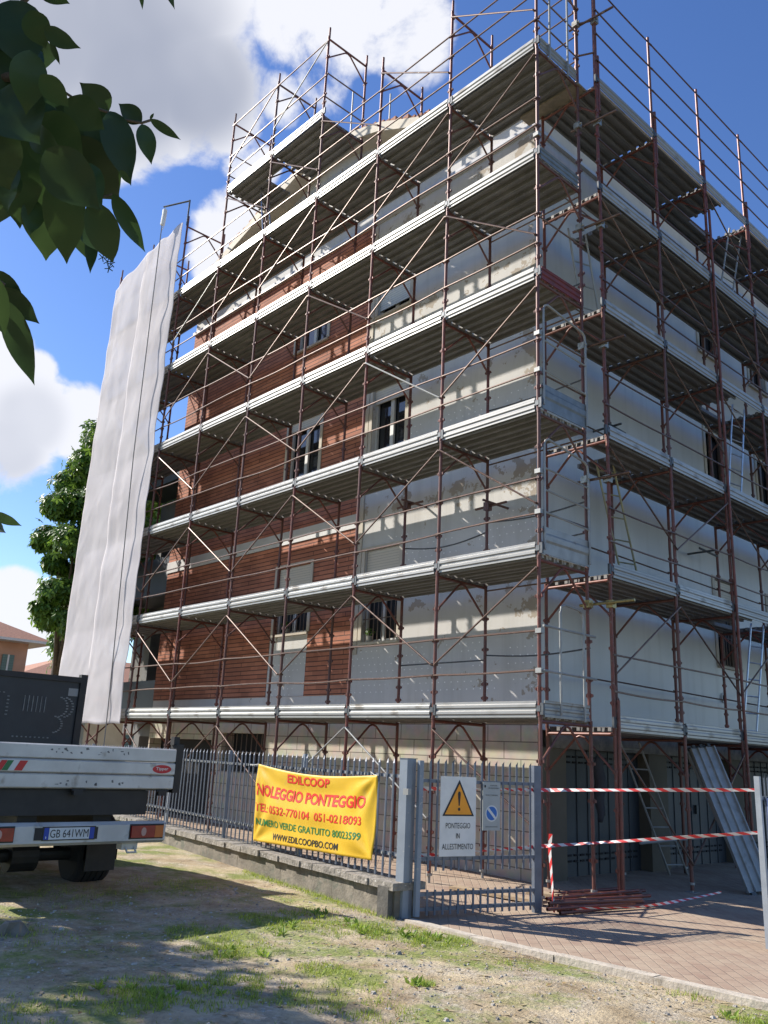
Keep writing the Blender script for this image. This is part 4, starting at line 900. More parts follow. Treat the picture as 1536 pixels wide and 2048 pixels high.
# barrier tapes
def tapemat():
    m = bpy.data.materials.new('red_white_barrier_tape'); m.use_nodes = True; nt = m.node_tree; b = nt.nodes['Principled BSDF']; N = nt.nodes.new; L = nt.links.new
    t = N('ShaderNodeUVMap'); s = N('ShaderNodeSeparateXYZ'); L(t.outputs[0], s.inputs[0])
    a = N('ShaderNodeMath'); a.operation = 'ADD'; L(s.outputs[0], a.inputs[0]); L(s.outputs[1], a.inputs[1])
    f_ = N('ShaderNodeMath'); f_.operation = 'FRACT'; L(a.outputs[0], f_.inputs[0]); g = N('ShaderNodeMath'); g.operation = 'GREATER_THAN'; L(f_.outputs[0], g.inputs[0]); g.inputs[1].default_value = .5
    mx = N('ShaderNodeMixRGB'); L(g.outputs[0], mx.inputs[0]); mx.inputs[1].default_value = (.6, .035, .035, 1); mx.inputs[2].default_value = (.6, .58, .56, 1); L(mx.outputs[0], b.inputs['Base Color']); b.inputs['Roughness'].default_value = .45; return m
TAPE = tapemat()
def tape(pts, label, w=.043, twist=0.0, sag=.03):
    n = 60; V = []; Fs = []; UV = []; tot = 0; prev = None
    pts = [Vector(p) for p in pts]
    segs = [(pts[i + 1] - pts[i]).length for i in range(len(pts) - 1)]; T = sum(segs)
    for k in range(n + 1):
        t = T * k / n; i = 0; acc_ = 0
        while i < len(segs) - 1 and acc_ + segs[i] < t: acc_ += segs[i]; i += 1
        u = (t - acc_) / segs[i]; p = pts[i].lerp(pts[i + 1], u) + Vector((0, 0, -sag * math.sin(math.pi * k / n)))
        d = (pts[i + 1] - pts[i]).normalized(); up = Vector((0, 0, 1)) if abs(d.z) < .8 else Vector((1, 0, 0)); side = d.cross(up).normalized()
        a = twist * math.sin(t * 2.3) ; ww = w * (1 - .35 * abs(math.sin(t * 1.9)))
        h = (up * math.cos(a) + side * math.sin(a)) * ww / 2
        V += [tuple(p - h), tuple(p + h)]; UV += [(t / .16, 0), (t / .16, .45)]
    for k in range(n): Fs.append((2 * k, 2 * k + 2, 2 * k + 3, 2 * k + 1))
    me = bpy.data.meshes.new('barrier_tape'); me.from_pydata(V, [], Fs); me.materials.append(TAPE); uvl = me.uv_layers.new()
    for li, lp in enumerate(me.loops): uvl.data[li].uv = UV[lp.vertex_index]
    o = bpy.data.objects.new('barrier_tape', me); COL.objects.link(o); sm = o.modifiers.new('s', 'SOLIDIFY'); sm.thickness = .0012
    return tag(o, label, 'tape', 'red and white barrier tapes')
tape([(-.2, -1.8, -.836), (.26, -.2, -.812), (2.6, .0, -.677)], 'upper red and white tape stretched from the gate post to the right leaf', twist=.5, sag=.0)
tape([(-.2, -1.8, -1.505), (.24, -.25, -1.413), (2.6, .0, -1.064)], 'middle red and white tape crossing the opening, lower than the other', twist=.7, sag=.0)
tape([(.30, -.22, -1.28), (.27, -.2, -1.45), (.36, -.25, -2.08)], 'short red and white tape hanging vertically by the gate stile', twist=.2, w=.05, sag=0)
tape([(.38, -.24, -2.04), (.9, .5, -1.98), (1.0, 2.3, -1.95)], 'red and white tape lying over the stack of tubes on the paving', twist=.9, w=.034)

# stack of tubes on the paving
TUBES = []
for k in range(17):
    row = k % 7; lay = k // 7
    z = -2.1 + .03 + lay * .045
    x0 = .46 - row * .115 + random.uniform(-.03, .03) - lay * .03; y0 = -.36 + row * .15 + random.uniform(-.12, .1)
    dx, dy = .32 + random.uniform(-.1, .08), 1.42 + random.uniform(-.25, .15)
    a, c = Vector((x0, y0, z)), Vector((x0 + dx, y0 + dy, z + random.uniform(0, .03)))
    TUBES.append((a, c))
names = ['nearest the camera at ground level', 'second from the front, on the ground', 'third from the front, on the ground', 'in the middle of the bottom layer', 'fifth from the front, on the ground', 'sixth from the front, on the ground', 'rearmost of the bottom layer']
for k, (a, c) in enumerate(TUBES):
    m = MB(); m.tube([Vector((0, 0, 0)), c - a], .02, 8, cap=False)
    m.tube([(c - a) * .12 + Vector((0, 0, .0)), (c - a) * .12 + Vector((0, 0, .04))], .012, 6)
    lab = 'rusty scaffold tube lying loose in the stack on the paving behind the gate'
    tag(m.build('loose_tube', RUST, loc=a), lab, 'tube', 'rusty tubes stacked on the paving')
# leaning deck planks
def leaning(x, y, lab, off):
    o = thing('steel_plank', lab, 'plank', (x, y, gz(x) + .02), 'galvanised planks leaning on the right scaffold')
    d = Vector((-.62 + off * .02, .35, 0)); top = pix(1395 + off * 6, 1540, 13.7)
    base = Vector(o.location); dv = top - base; dv = dv.normalized() * 2.0
    side = Vector((.45, .9, 0)); side -= dv.normalized() * side.dot(dv.normalized()); side.normalize(); nrm = dv.normalized().cross(side)
    if nrm.dot(CAM_C - base) < 0: nrm = -nrm
    pr = [(0, 0), (0, .05), (.02, .05), (.03, .012), (.12, .012), (.13, .04), (.16, .04), (.17, .012), (.26, .012), (.27, .04), (.30, .04), (.31, .012), (.40, .012), (.41, .05), (.43, .05), (.43, 0)]
    m = MB(); m.prism(pr, nrm * off, side, nrm, dv); m.build('plank_body', GALV, o)
    m = MB()
    for q in (.05, .18, .32): m.obox(nrm * off + dv + side * q, side * .05, nrm * .03, dv.normalized() * .05)
    for q in (.05, .28): m.obox(nrm * off + side * q, side * .07, nrm * .04, dv.normalized() * -.05)
    m.build('end_hooks', BRACKET, o)
leaning(.75, 3.5, 'front galvanised ribbed plank leaning at a slant near the right gate leaf', .0)
leaning(.78, 3.62, 'rear galvanised ribbed plank half hidden behind the front leaning one', -.08)
# boards lying behind the gate and wall
for (p, q, w, lab) in [((-1.6, -.9, -2.07), (-4.6, -.5, -2.04), .2, 'long pale board lying on the paving just behind the banner'), ((-1.3, -.15, -2.07), (.0, -.02, -2.07), .16, 'short pale board under the scaffold by the open gate'), ((-5.2, -.35, -2.03), (-7.6, .0, -2.0), .22, 'weathered board behind the far part of the railing'), ((-.5, .35, -2.05), (.35, .5, -2.05), .18, 'cut plank end poking out behind the tube stack')]:
    p, q = Vector(p), Vector(q); d = q - p; s_ = Vector((-d.y, d.x, 0)).normalized() * w; m = MB(); m.obox((0, 0, 0), d, s_, (0, 0, .035)); tag(m.build('wooden_board', WOOD, loc=p), lab, 'board', 'boards lying on the paving')
m = MB(); m.tube([(.01 * math.sin(i), 0, .07 * i) for i in range(14)], .035, 20, r2=.05); m.v = [(x * (1.0 + 1.1 * math.sin(min(1, max(0, z / .93)) * math.pi)), y * (1 + .9 * math.sin(min(1, max(0, z / 1.02)) * math.pi)), z) for x, y, z in m.v]
tag(m.build('dark_oval_form', mat('dark_matt_surface', (.05, .052, .06), None, 9, .9), loc=(-.95, 2.65, -1.3), smooth=True), 'dark elongated form before the first garage door', 'sack')  # plain dark rounded form, its nature left open

# ------------------------------------------------------------------ truck
TX, TYr, TYl = -2.4, -3.52, -5.68
tr = thing('tipper_truck', 'white tipper truck parked with its tail to the camera, dark cab guard', 'truck', (-4.5, -4.6, -2.1)); to = Vector(tr.location)
TW = mat('chalky_white_truck_paint', (.6, .585, .54), (.46, .445, .41), 3, .45, .0, c3=(.26, .23, .19), s3=7, f3=(.6, .75)); TD = mat('dark_chassis_paint', (.011, .0115, .012), (.02, .0195, .019), 9, .6); TG = mat('cab_guard_dark_paint', (.017, .02, .024), (.012, .014, .017), 7, .5); RUB = mat('tyre_rubber', (.018, .018, .018), None, 20, .9)
def tp(mb, name, mt, par=None, smooth=False):
    mb.v = [(x - to.x, y - to.y, z - to.z) for x, y, z in mb.v]; return mb.build(name, mt, par or tr, smooth)
m = MB()                                   # tailboard: three folded panels
for z0, z1, e in ((-.70, -.555, .0), (-.835, -.706, .006), (-.985, -.842, .0)):
    m.prism([(0, z0), (.022, z0 + .012), (.022, z1 - .012), (0, z1), (-.03, z1), (-.03, z0)], (TX + e, TYl, 0), (1, 0, 0), (0, 0, 1), (0, TYr - TYl, 0))
tb = tp(m, 'tailboard', TW)
m = MB(); m.box((TX - .02, TYl, -.703), (TX + .004, TYr, -.699)); m.box((TX - .02, TYl, -.841), (TX + .004, TYr, -.836)); tp(m, 'seam', TD, tb)
tb.location = (0, 0, 0)
m = MB(); m.box((TX - .12, TYr + .003, -1.02), (TX + .02, TYr + .09, -.50)); m.box((TX - .1, TYr - .02, -.51), (TX - .02, TYr + .05, -.42)); tp(m, 'hinge_post', TD)
m = MB(); m.box((TX - 2.4, TYl, -1.0), (TX - .04, TYr, -.93)); tp(m, 'bed_floor', TD)
for y0 in (TYl, TYr - .03):
    m = MB(); m.box((TX - 2.4, y0, -.92), (TX - .13, y0 + .03, -.56)); tp(m, 'sideboard', TW)
m = MB(); m.box((TX - 3.0, TYl + .25, -1.25), (TX - .06, TYr - .25, -1.005)); m.box((TX - 5.0, -5.1, -1.45), (TX - .2, -4.9, -1.2)); m.box((TX - 5.0, -4.3, -1.45), (TX - .2, -4.1, -1.2)); tp(m, 'chassis', TD)
m = MB(); m.prism([(0, -1.53), (.05, -1.50), (.05, -1.34), (0, -1.31), (-.04, -1.31), (-.04, -1.53)], (TX + .02, -5.62, 0), (1, 0, 0), (0, 0, 1), (0, -3.58 + 5.62, 0)); bumper = tp(m, 'bumper', TW)
RLENS = mat('red_lamp_lens', (.3, .015, .012), (.22, .01, .01), 12, .2, spec=.6); OLENS = mat('orange_lamp_lens', (.5, .13, .02), None, 12, .2, spec=.6)
for (ya, yb, yo) in ((-3.99, -3.72, -3.62), (-5.22 - .0, -5.48, -5.58)):
    m = MB(); m.box((TX + .072, min(ya, yb), -1.47), (TX + .098, max(ya, yb), -1.35), 0); m.box((TX + .072, min(yb, yo) + (.002), -1.47), (TX + .098, max(yb, yo) - .002, -1.35), 1); l = tp(m, 'tail_light', [RLENS, OLENS])
    m = MB(); m.box((TX + .068, min(ya, yo) - .015, -1.485), (TX + .072, max(ya, yo) + .015, -1.335)); tp(m, 'lamp_housing', TD, l)
    m = MB(); m.poly([(TX + .0995, ya + .14 * (1 if yb > ya else -1) + .03 * math.cos(a), -1.41 + .045 * math.sin(a)) for a in [i * math.pi / 5 for i in range(10)]]); tp(m, 'reflector', flat('pale_reflector', (.5, .3, .25)), l)
for y in (-4.38, -4.96 + .0):
    m = MB(); m.box((TX + .071, y - .05 - (.0), -1.47), (TX + .08, y + .02, -1.355)); tp(m, 'step_slot', TD)
PLW = flat('plate_white', (.62, .63, .62)); PLB = flat('plate_blue', (.01, .05, .35))
PY0, PY1 = -4.92, -4.40
m = MB(); m.box((TX + .072, PY0 - .015, -1.475), (TX + .082, PY1 + .015, -1.345)); pl_ = tp(m, 'number_plate', BLACK)
m = MB(); x = TX + .084; m.poly([(x, PY0 + .05, -1.465), (x, PY1 - .05, -1.465), (x, PY1 - .05, -1.355), (x, PY0 + .05, -1.355)], 0); m.poly([(x, PY0, -1.465), (x, PY0 + .048, -1.465), (x, PY0 + .048, -1.355), (x, PY0, -1.355)], 1); m.poly([(x, PY1 - .048, -1.465), (x, PY1, -1.465), (x, PY1, -1.355), (x, PY1 - .048, -1.355)], 1); tp(m, 'plate_face', [PLW, PLB], pl_)
m = MB(); lettering(m, 'GB 641WM', lambda u, v: (TX + .0865, PY0 + .062 + (PY1 - PY0 - .124) * u, -1.448 + .076 * v), 0, .0); tp(m, 'plate_lettering', BLACK, pl_)
m = MB(); lettering(m, 'I', lambda u, v: (TX + .0865, PY0 + .018 + .008 * u, -1.455 + .02 * v)); tp(m, 'country_letter', PLW, pl_)
for y in (TYl + .1, -4.6, TYr - .12):
    m = MB(); m.box((TX - .02, y - .05, -1.05), (TX + .03, y + .05, -.99)); m.tube([(TX + .015, y - .07, -1.0), (TX + .015, y + .07, -1.0)], .014, 8); tp(m, 'hinge', TD, tb)
# badge and stickers
m = MB(); cy, cz = -3.68, -.772; m.poly([(TX + .030, cy + .115 * math.cos(a), cz + .045 * math.sin(a)) for a in [i * math.pi / 14 for i in range(28)]]); bd = tp(m, 'badge', flat('red_badge', (.5, .015, .02)), tb)
m = MB(); lettering(m, 'Tippex'.replace('x', 'r'), lambda u, v: (TX + .032, cy - .075 + .15 * u, cz - .02 + .042 * v), 0, .01); tp(m, 'badge_lettering', WHITE, bd)
for y0, y1, c in ((-5.46, -5.40, (.5, .02, .02)), (-5.40, -5.34, (.02, .16, .05)), (-5.34, -5.28, (.6, .6, .58)), (-5.28, -5.20, (.5, .02, .02))):
    m = MB(); m.poly([(TX + .030, y0 - .01, -.82), (TX + .030, y1 - .012, -.82), (TX + .030, y1 + .038, -.725), (TX + .030, y0 + .04, -.725)]); tp(m, 'flag_sticker', flat('flag_print', c), tb)
rs = random.Random(4)
m = MB()
for i in range(26):
    y = rs.uniform(-5.0, -4.1); z = rs.choice([-.62, -.93]) + rs.uniform(-.03, .02); w_, h_ = rs.uniform(.008, .04), rs.uniform(.006, .03)
    m.poly([(TX + .0235, y, z), (TX + .0235, y + w_, z + rs.uniform(-.01, .01)), (TX + .0235, y + w_ * rs.uniform(.5, 1), z + h_), (TX + .0235, y - .006, z + h_ * .7)])
tp(m, 'worn_lettering', flat('worn_black_print', (.12, .12, .12)), tb)
# wheels
def wheel(x, y, w):
    m = MB(); pf = [(-.5, .2), (-.5, .27), (-.46, .31), (-.38, .332)]
    for q in (-.25, -.08, .08, .25): pf += [(q - .02, .335), (q - .015, .322), (q + .015, .322), (q + .02, .335)]
    pf += [(.38, .332), (.46, .31), (.5, .27), (.5, .2)]; N_ = 48
    for (o_, r_) in pf:
        for k_ in range(N_): a_ = 6.2832 * k_ / N_; m.v.append((x + r_ * math.cos(a_), y + o_ * w, -1.76 + r_ * math.sin(a_)))
    for i_ in range(len(pf) - 1):
        for k_ in range(N_): m.f.append((i_ * N_ + k_, i_ * N_ + (k_ + 1) % N_, (i_ + 1) * N_ + (k_ + 1) % N_, (i_ + 1) * N_ + k_)); m.m.append(0)
    m.f.append(tuple(range(N_))); m.m.append(0); m.f.append(tuple((len(pf) - 1) * N_ + k_ for k_ in range(N_))); m.m.append(0)
    
    o = tp(m, 'wheel', RUB); m = MB(); oy = y + (w / 2 if y > -4.6 else -w / 2); m.tube([(x, oy - .01, -1.76), (x, oy + .01, -1.76)], .17, 20); tp(m, 'rim', GALV, o)
for y in (-3.84, -5.36): wheel(-3.65, y, .42)
for y in (-3.8, -5.4): wheel(-6.9, y, .22)
m = MB(); m.tube([(TX - .05, -3.98, -1.56), (TX + .03, -3.98, -1.62), (TX + .03, -3.88, -1.62), (TX - .05, -3.88, -1.56)], .012, 6); m.box((TX - .15, -4.02, -1.6), (TX - .03, -3.84, -1.52)); tp(m, 'tow_bracket', TW)
m = MB(); m.box((TX - .3, -5.45, -1.66), (TX - .05, -5.3, -1.53)); tp(m, 'mud_guard', TW)
m = MB(); m.tube([(-3.65, -5.3, -1.76), (-3.65, -3.9, -1.76)], .07, 12); m.tube([(-3.65, -4.75, -1.76), (-3.65, -4.45, -1.76)], .17, 16); tp(m, 'rear_axle', TD)
for y in (-3.86, -5.34):
    m = MB(); pts = [(-3.65 + .43 * math.cos(a), y, -1.72 + .43 * math.sin(a)) for a in [R(d_) for d_ in range(-10, 191, 20)]]
    for i_ in range(len(pts) - 1): a_, b_ = Vector(pts[i_]), Vector(pts[i_ + 1]); m.obox(a_ - Vector((0, .2, 0)), b_ - a_, (0, .4, 0), (0, 0, .012))
    tp(m, 'mudguard', TD)
m = MB(); m.obox((-3.2, -4.05, -1.9), (.02, 0, 0), (0, .35, 0), (-.0, 0, .3)); tp(m, 'mud_flap', TD)
# cab guard
HX = TX - 2.45; HT = .29
m = MB(); m.box((HX - .05, TYl, -.6), (HX, TYr - .08, HT)); hg = tp(m, 'cab_guard', TG)
m = MB()
for y in (TYl, TYr - .16): m.box((HX - .06, y, -1.0), (HX + .03, y + .09, HT + .06))
m.box((HX - .06, TYl + .09, HT - .05), (HX + .03, TYr - .16, HT + .02)); tp(m, 'guard_frame', TD, hg)
m = MB(); lowc = MB(); pw = TYr - TYl
def slot(u, v, w_, h_): lowc.box((HX + .002, TYl + pw * u, -.55 + .75 * v), (HX + .008, TYl + pw * u + w_, -.55 + .75 * v + h_))
for k in range(13): slot(.16 + .026 * k, .78, .022, .012); slot(.14 + .026 * k, .08, .022, .016)
for k in range(8): slot(.26 + .026 * k, .64, .026, .022)
for k in range(12):
    slot(.17 + .027 * k, .30, .012, .08); slot(.17 + .027 * k, .20, .012, .04)
for k in range(10): a = -1.3 + k * .29; slot(.80 + .06 * math.cos(a), .60 + .17 * math.sin(a), .03, .016); slot(.78 + .06 * math.cos(a), .30 + .14 * math.sin(a), .03, .016); slot(.835 + .06 * math.cos(a), .60 + .17 * math.sin(a), .03, .016)
for k in range(9): slot(.56 + .026 * k, .07, .022, .016)
for k in range(6): slot(.60 + .025 * k, .5, .01, .2)
for k in range(6): slot(.5, .42 + .06 * k, .03, .014)
tp(lowc, 'perforations', mat('worn_light_steel', (.2, .21, .21), (.12, .125, .125), 20, .5, .3), hg)
m = MB(); m.poly([(HX + .004, TYr - .3, .06), (HX + .004, TYr - .17, .06), (HX + .004, TYr - .17, .16), (HX + .004, TYr - .3, .16)]); tp(m, 'sticker', flat('grey_sticker', (.25, .26, .26)), hg)
m = MB(); m.prism([(-.1, -1.6), (-.1, .05), (-.25, .14), (-1.2, .14), (-1.75, -.6), (-2.0, -.75), (-2.05, -1.6)], (HX, TYl + .1, 0), (1, 0, 0), (0, 0, 1), (0, pw - .2, 0)); cabo = tp(m, 'cab', TW)
m = MB(); m.box((HX - 1.3, TYr - .104, -.6), (HX - .3, TYr - .096, .02)); tp(m, 'side_window', GLASS, cabo)

# ------------------------------------------------------------------ foliage
def leafmat(name, c1, c2, trans=.35, rough=.45):
    m = bpy.data.materials.new(name); m.use_nodes = True; nt = m.node_tree; N = nt.nodes.new; L = nt.links.new; b = nt.nodes['Principled BSDF']; o = nt.nodes['Material Output']
    g = N('ShaderNodeNewGeometry'); r = N('ShaderNodeValToRGB'); r.color_ramp.elements[0].color = (*c1, 1); r.color_ramp.elements[1].color = (*c2, 1); L(g.outputs['Random Per Island'], r.inputs[0])
    L(r.outputs[0], b.inputs['Base Color']); b.inputs['Roughness'].default_value = rough; b.inputs['Specular IOR Level'].default_value = .35
    t = N('ShaderNodeBsdfTranslucent'); hsv = N('ShaderNodeHueSaturation'); hsv.inputs['Value'].default_value = 1.6; hsv.inputs['Hue'].default_value = .48; L(r.outputs[0], hsv.inputs['Color']); L(hsv.outputs[0], t.inputs[0])
    mx = N('ShaderNodeMixShader'); mx.inputs[0].default_value = trans; L(b.outputs[0], mx.inputs[1]); L(t.outputs[0], mx.inputs[2]); L(mx.outputs[0], o.inputs[0]); return m
LEAFC = leafmat('chestnut_leaf', (.04, .10, .015), (.13, .24, .035)); LEAFD = leafmat('dark_ovate_leaf', (.016, .036, .012), (.03, .066, .018), .2, .42); BARK = mat('grey_brown_bark', (.12, .09, .065), (.07, .055, .04), 12, .95, bump=.6)
def leaf(m, base, tip, nrm, w, mi=0, curl=.08):
    base, tip = Vector(base), Vector(tip); d = tip - base; L0 = d.length; s = d.cross(nrm).normalized(); n = s.cross(d).normalized()
    prof = [(0, .0), (.04, .3), (.1, .56), (.18, .8), (.28, .95), (.38, 1.0), (.5, .97), (.6, .87), (.7, .7), (.79, .49), (.87, .28), (.93, .13), (1.0, .0)]
    Ls, Rs, Cs = [], [], []; b = len(m.v)
    for t, k in prof:
        c = base + d * t + n * (curl * L0 * math.sin(t * math.pi * .9)); Cs.append(c); Ls.append(c - s * (w / 2 * k) + n * (w * (.12 * k + .04 * math.sin(t * 17)))); Rs.append(c + s * (w / 2 * k) + n * (w * .12 * k))
    m.v += [tuple(c) for c in Cs] + [tuple(c) for c in Ls] + [tuple(c) for c in Rs]; q = len(prof)
    for i in range(q - 1):
        m.f.append((b + i, b + i + 1, b + q + i + 1, b + q + i)); m.m.append(mi); m.f.append((b + i + 1, b + i, b + 2 * q + i, b + 2 * q + i + 1)); m.m.append(mi)
def sleaf(m, base, d, w, nrm, mi=0):       # small leaf, one folded diamond
    s = d.cross(nrm).normalized() * w / 2; b = len(m.v)
    m.v += [tuple(base), tuple(base + d * .55 + s + nrm * w * .1), tuple(base + d), tuple(base + d * .55 - s + nrm * w * .1), tuple(base + d * .5)]
    for q in ((0, 1, 4), (1, 2, 4), (2, 3, 4), (3, 0, 4)): m.f.append(tuple(b + i for i in q)); m.m.append(mi)
def rv(rg=random):
    while True:
        v = Vector((rg.uniform(-1, 1), rg.uniform(-1, 1), rg.uniform(-1, 1)))
        if .1 < v.length < 1: return v.normalized()
def crown(m, clumps, per, size, leafw, rg, palm=True):
    for (c, r_) in clumps:
        for k in range(per):
            v = rv(rg); rad = r_ * (rg.random() ** .4) * (1 if rg.random() < .8 else rg.uniform(1.05, 1.45)); p = Vector(c) + Vector((v.x * rad, v.y * rad, v.z * rad * .8))
            out = (v + Vector((0, 0, .35)) + rv(rg) * .5).normalized()
            if palm:
                u = out.cross(rv(rg)).normalized(); w = out.cross(u)
                for q in range(5):
                    a = q * 1.15 + rg.uniform(-.2, .2) - 2.3; d = (u * math.cos(a) + w * math.sin(a)) * size * rg.uniform(.8, 1.2) + Vector((0, 0, -.28 * size)); sleaf(m, p, d, leafw, out)
            else:
                d = (out.cross(rv(rg)) + Vector((0, 0, -.4))).normalized() * size * rg.uniform(.7, 1.2); sleaf(m, p, d, leafw, out)
def trunkmesh(m, base, top, r0, r1, limbs, rg, targets):
    pts = [Vector(base).lerp(Vector(top), t) + Vector((rg.uniform(-.08, .08), rg.uniform(-.08, .08), 0)) * (0 < t < 1) for t in (0, .2, .4, .6, .8, 1)]
    m.tube(pts, r0, 12, r2=r1)
    for t_ in targets[:limbs]:
        p = pts[rg.choice([2, 3, 4, 5])]; q = Vector(t_); mid = p.lerp(q, .5) + Vector((0, 0, .3)); m.tube([p, mid, q], r0 * .32, 7, r2=.02)
rg = random.Random(11)
tree = thing('chestnut_tree', 'broad leaved chestnut tree beside the pale netting sheet', 'tree', (-17.0, .1, -2.1)); tO = Vector(tree.location)
cl = []
outl = [(205, 880, 60), (180, 930, 60), (140, 965, 50), (120, 1010, 52), (165, 1010, 60), (100, 1075, 48), (150, 1080, 60), (110, 1125, 40), (160, 1150, 55), (185, 1190, 50), (115, 1180, 48), (100, 1230, 50), (150, 1240, 55), (130, 1280, 45), (175, 1290, 45), (160, 1325, 28), (215, 950, 60), (215, 1060, 60), (215, 1150, 60), (82, 1085, 28), (80, 1212, 30), (150, 1350, 20), (225, 1000, 70), (235, 1100, 70), (230, 1230, 70), (245, 900, 60)]
for (x, y, r_) in outl:
    p = pix(x, y, 25.2 + rg.uniform(-1.2, 1.2)); cl.append((p - tO, max(.22, r_ / FPX * 25 * .95 - .22)))
for k in range(12): p = Vector((-18.2 + rg.uniform(-1.5, 1.2), 2.6 + rg.uniform(-1, 1.6), rg.uniform(1.5, 8))); cl.append((p - tO, .9))
m = MB()
for c, r_ in cl: crown(m, [(c, r_)], int(170 + 330 * r_ * r_ / .6), .16, .08, rg)
m.build('crown', LEAFC, tree)
m = MB(); trunkmesh(m, (0, .6, -.1), (-.2, 1.0, 7.5), .24, .07, 10, rg, [c for c, r_ in cl]); m.build('trunk', BARK, tree, smooth=True)
# shade tree left of the picture, beside the truck
st = thing('shade_tree', 'leafy tree standing left of the parked truck, mostly out of view', 'tree', (-7.0, -10.0, -2.1)); 
m = MB(); cs = []
for k in range(26): v = rv(rg); cs.append((Vector((v.x * 1.5, v.y * 1.5, 5.6 + v.z * 1.3)), rg.uniform(.6, .9)))
crown(m, cs, 300, .2, .13, rg, False); m.build('crown', LEAFC, st)
m = MB(); trunkmesh(m, (0, 0, -.1), (.1, 0, 5.5), .2, .08, 8, rg, [c for c, r_ in cs]); m.build('trunk', BARK, st, smooth=True)
# overhanging tree close to the camera, its branch reaching in at the upper left
ot = thing('overhanging_tree', 'dark ovate leaves on an overhanging branch close by at the upper left', 'tree', (2.4, -9.6, -2.1)); oO = Vector(ot.location)
m = MB(); toC = lambda p: (CAM_C - p).normalized()
LV = [  # base px, tip px, width px, distance
 ((88, 60), (162, 97), 30), ((88, 60), (98, 44), 7), ((218, 222), (160, 165), 50), ((283, 246), (237, 207), 34), ((284, 248), (303, 330), 34), ((300, 238), (362, 280), 17), ((300, 238), (308, 226), 5),
 ((220, 222), (262, 372), 58), ((150, 255), (268, 330), 60), ((60, 120), (85, 105), 30), ((60, 20), (92, 98), 46), ((20, 0), (60, 150), 90), ((0, 30), (20, 190), 110), ((40, 60), (75, 165), 50), ((-20, 100), (50, 260), 90),
 ((20, 170), (140, 215), 70), ((80, 150), (138, 215), 40), ((130, 200), (210, 260), 60), ((110, 215), (225, 330), 90), ((60, 240), (170, 330), 100), ((20, 260), (40, 458), 96), ((100, 330), (92, 522), 100), ((60, 180), (-10, 330), 90),
 ((130, 340), (134, 528), 75), ((150, 430), (175, 520), 40), ((185, 455), (180, 547), 24), ((180, 400), (225, 525), 62), ((225, 388), (291, 505), 34), ((120, 270), (240, 400), 100), ((170, 280), (238, 400), 70), ((90, 300), (200, 420), 90),
 ((10, 330), (0, 420), 70), ((190, 220), (235, 330), 70), ((30, 210), (110, 340), 110), ((-40, 250), (20, 380), 110), ((70, 400), (60, 470), 40), ((145, 330), (205, 420), 70), ((165, 445), (203, 505), 42), ((60, 100), (52, 230), 60), ((0, 180), (80, 290), 110),
 ((-30, 540), (50, 640), 60), ((0, 575), (79, 648), 42), ((10, 600), (70, 772), 50), ((0, 560), (10, 672), 26), ((-30, 600), (12, 672), 20), ((-20, 1025), (44, 1052), 20), ((-20, 1040), (11, 1066), 20), ((330, -40), (350, 20), 14), ((70, -30), (140, 8), 30), ((280, -30), (285, 20), 9),
 ((240, 340), (262, 370), 12), ((100, 80), (120, 130), 10), ((70, 130), (95, 165), 14)]
for (a, t_, w) in LV:
    d0 = 1.55 + rg.uniform(-.22, .28); d1 = d0 + rg.uniform(-.05, .05)
    A, T = pix(*a, d0), pix(*t_, d1); nrm = (toC(A) + rv(rg) * .2).normalized()
    leaf(m, A - oO, T - oO, nrm, w / FPX * d0 * .98, curl=rg.uniform(-.06, .1))
for k in range(170):     # the dense mass of the spray
    x, y = rg.uniform(-260, 160), rg.uniform(-350, 400)
    if x > 70 and y < 230: continue
    if x > 120 and y > 300: continue
    if x < 30 and y > 330: continue
    d0 = 1.5 + rg.uniform(-.2, .5); L0 = rg.uniform(75, 125); a = rg.uniform(.2, 2.2)
    A = pix(x - 40, y - 40, d0); T = pix(x - 40 + L0 * math.cos(a) * .8, y - 40 + L0 * math.sin(a), d0 + rg.uniform(-.04, .04)); leaf(m, A - oO, T - oO, (toC(A) + rv(rg) * .6).normalized(), rg.uniform(38, 62) / FPX * d0)
cs = []
for k in range(30):  # unseen leaf clumps added towards the sun to keep the near leaves shaded
    c = CAM_C + Vector((-2.9 + rg.uniform(-1.1, 1.3), -.95 + rg.uniform(-1.4, .45), 2.6 + rg.uniform(-.9, 1.3)))
    cs.append((c, .55))
for c, r_ in cs:
    rel = c - CAM_C; dep = rel.dot(fw); 
    if dep > 0 and rel.dot(rx) / dep > -.62 and dep * -.62 < rel.dot(rx): continue
    for k in range(62):
        p = c + rv(rg) * r_ * rg.random() ** .4; d = (rv(rg) * .5 + Vector((0, 0, -.8))).normalized() * .1; sleaf(m, p - oO, d, .06, rv(rg))
m.build('crown', LEAFD, ot, smooth=True)
m = MB(); base = Vector((2.4, -9.6, -2.15)); j1 = CAM_C + Vector((-3.0, -1.6, 2.6)); j2 = pix(-250, 120, 2.0)
m.tube([base - oO, base.lerp(j1, .35) + Vector((-.1, -.1, 0)) - oO, base.lerp(j1, .7) - oO, j1 - oO], .13, 12, r2=.07)
m.tube([j1 - oO, (j1.lerp(j2, .5) + Vector((0, 0, .2))) - oO, j2 - oO, pix(-60, 170, 1.7) - oO, pix(40, 150, 1.6) - oO], .03, 8, r2=.006)
tw = [(40, 150), (115, 175), (165, 208), (218, 225), (250, 240), (283, 246), (302, 240)]
m.tube([pix(x, y, 1.57) - oO for x, y in tw], .0022, 5); m.tube([pix(x, y, 1.6) - oO for x, y in [(-60, 170), (20, 260), (90, 330), (140, 390), (165, 430), (178, 450)]], .004, 5, r2=.0015); m.tube([pix(x, y, 1.6) - oO for x, y in [(165, 395), (180, 402), (225, 388)]], .0015, 5)
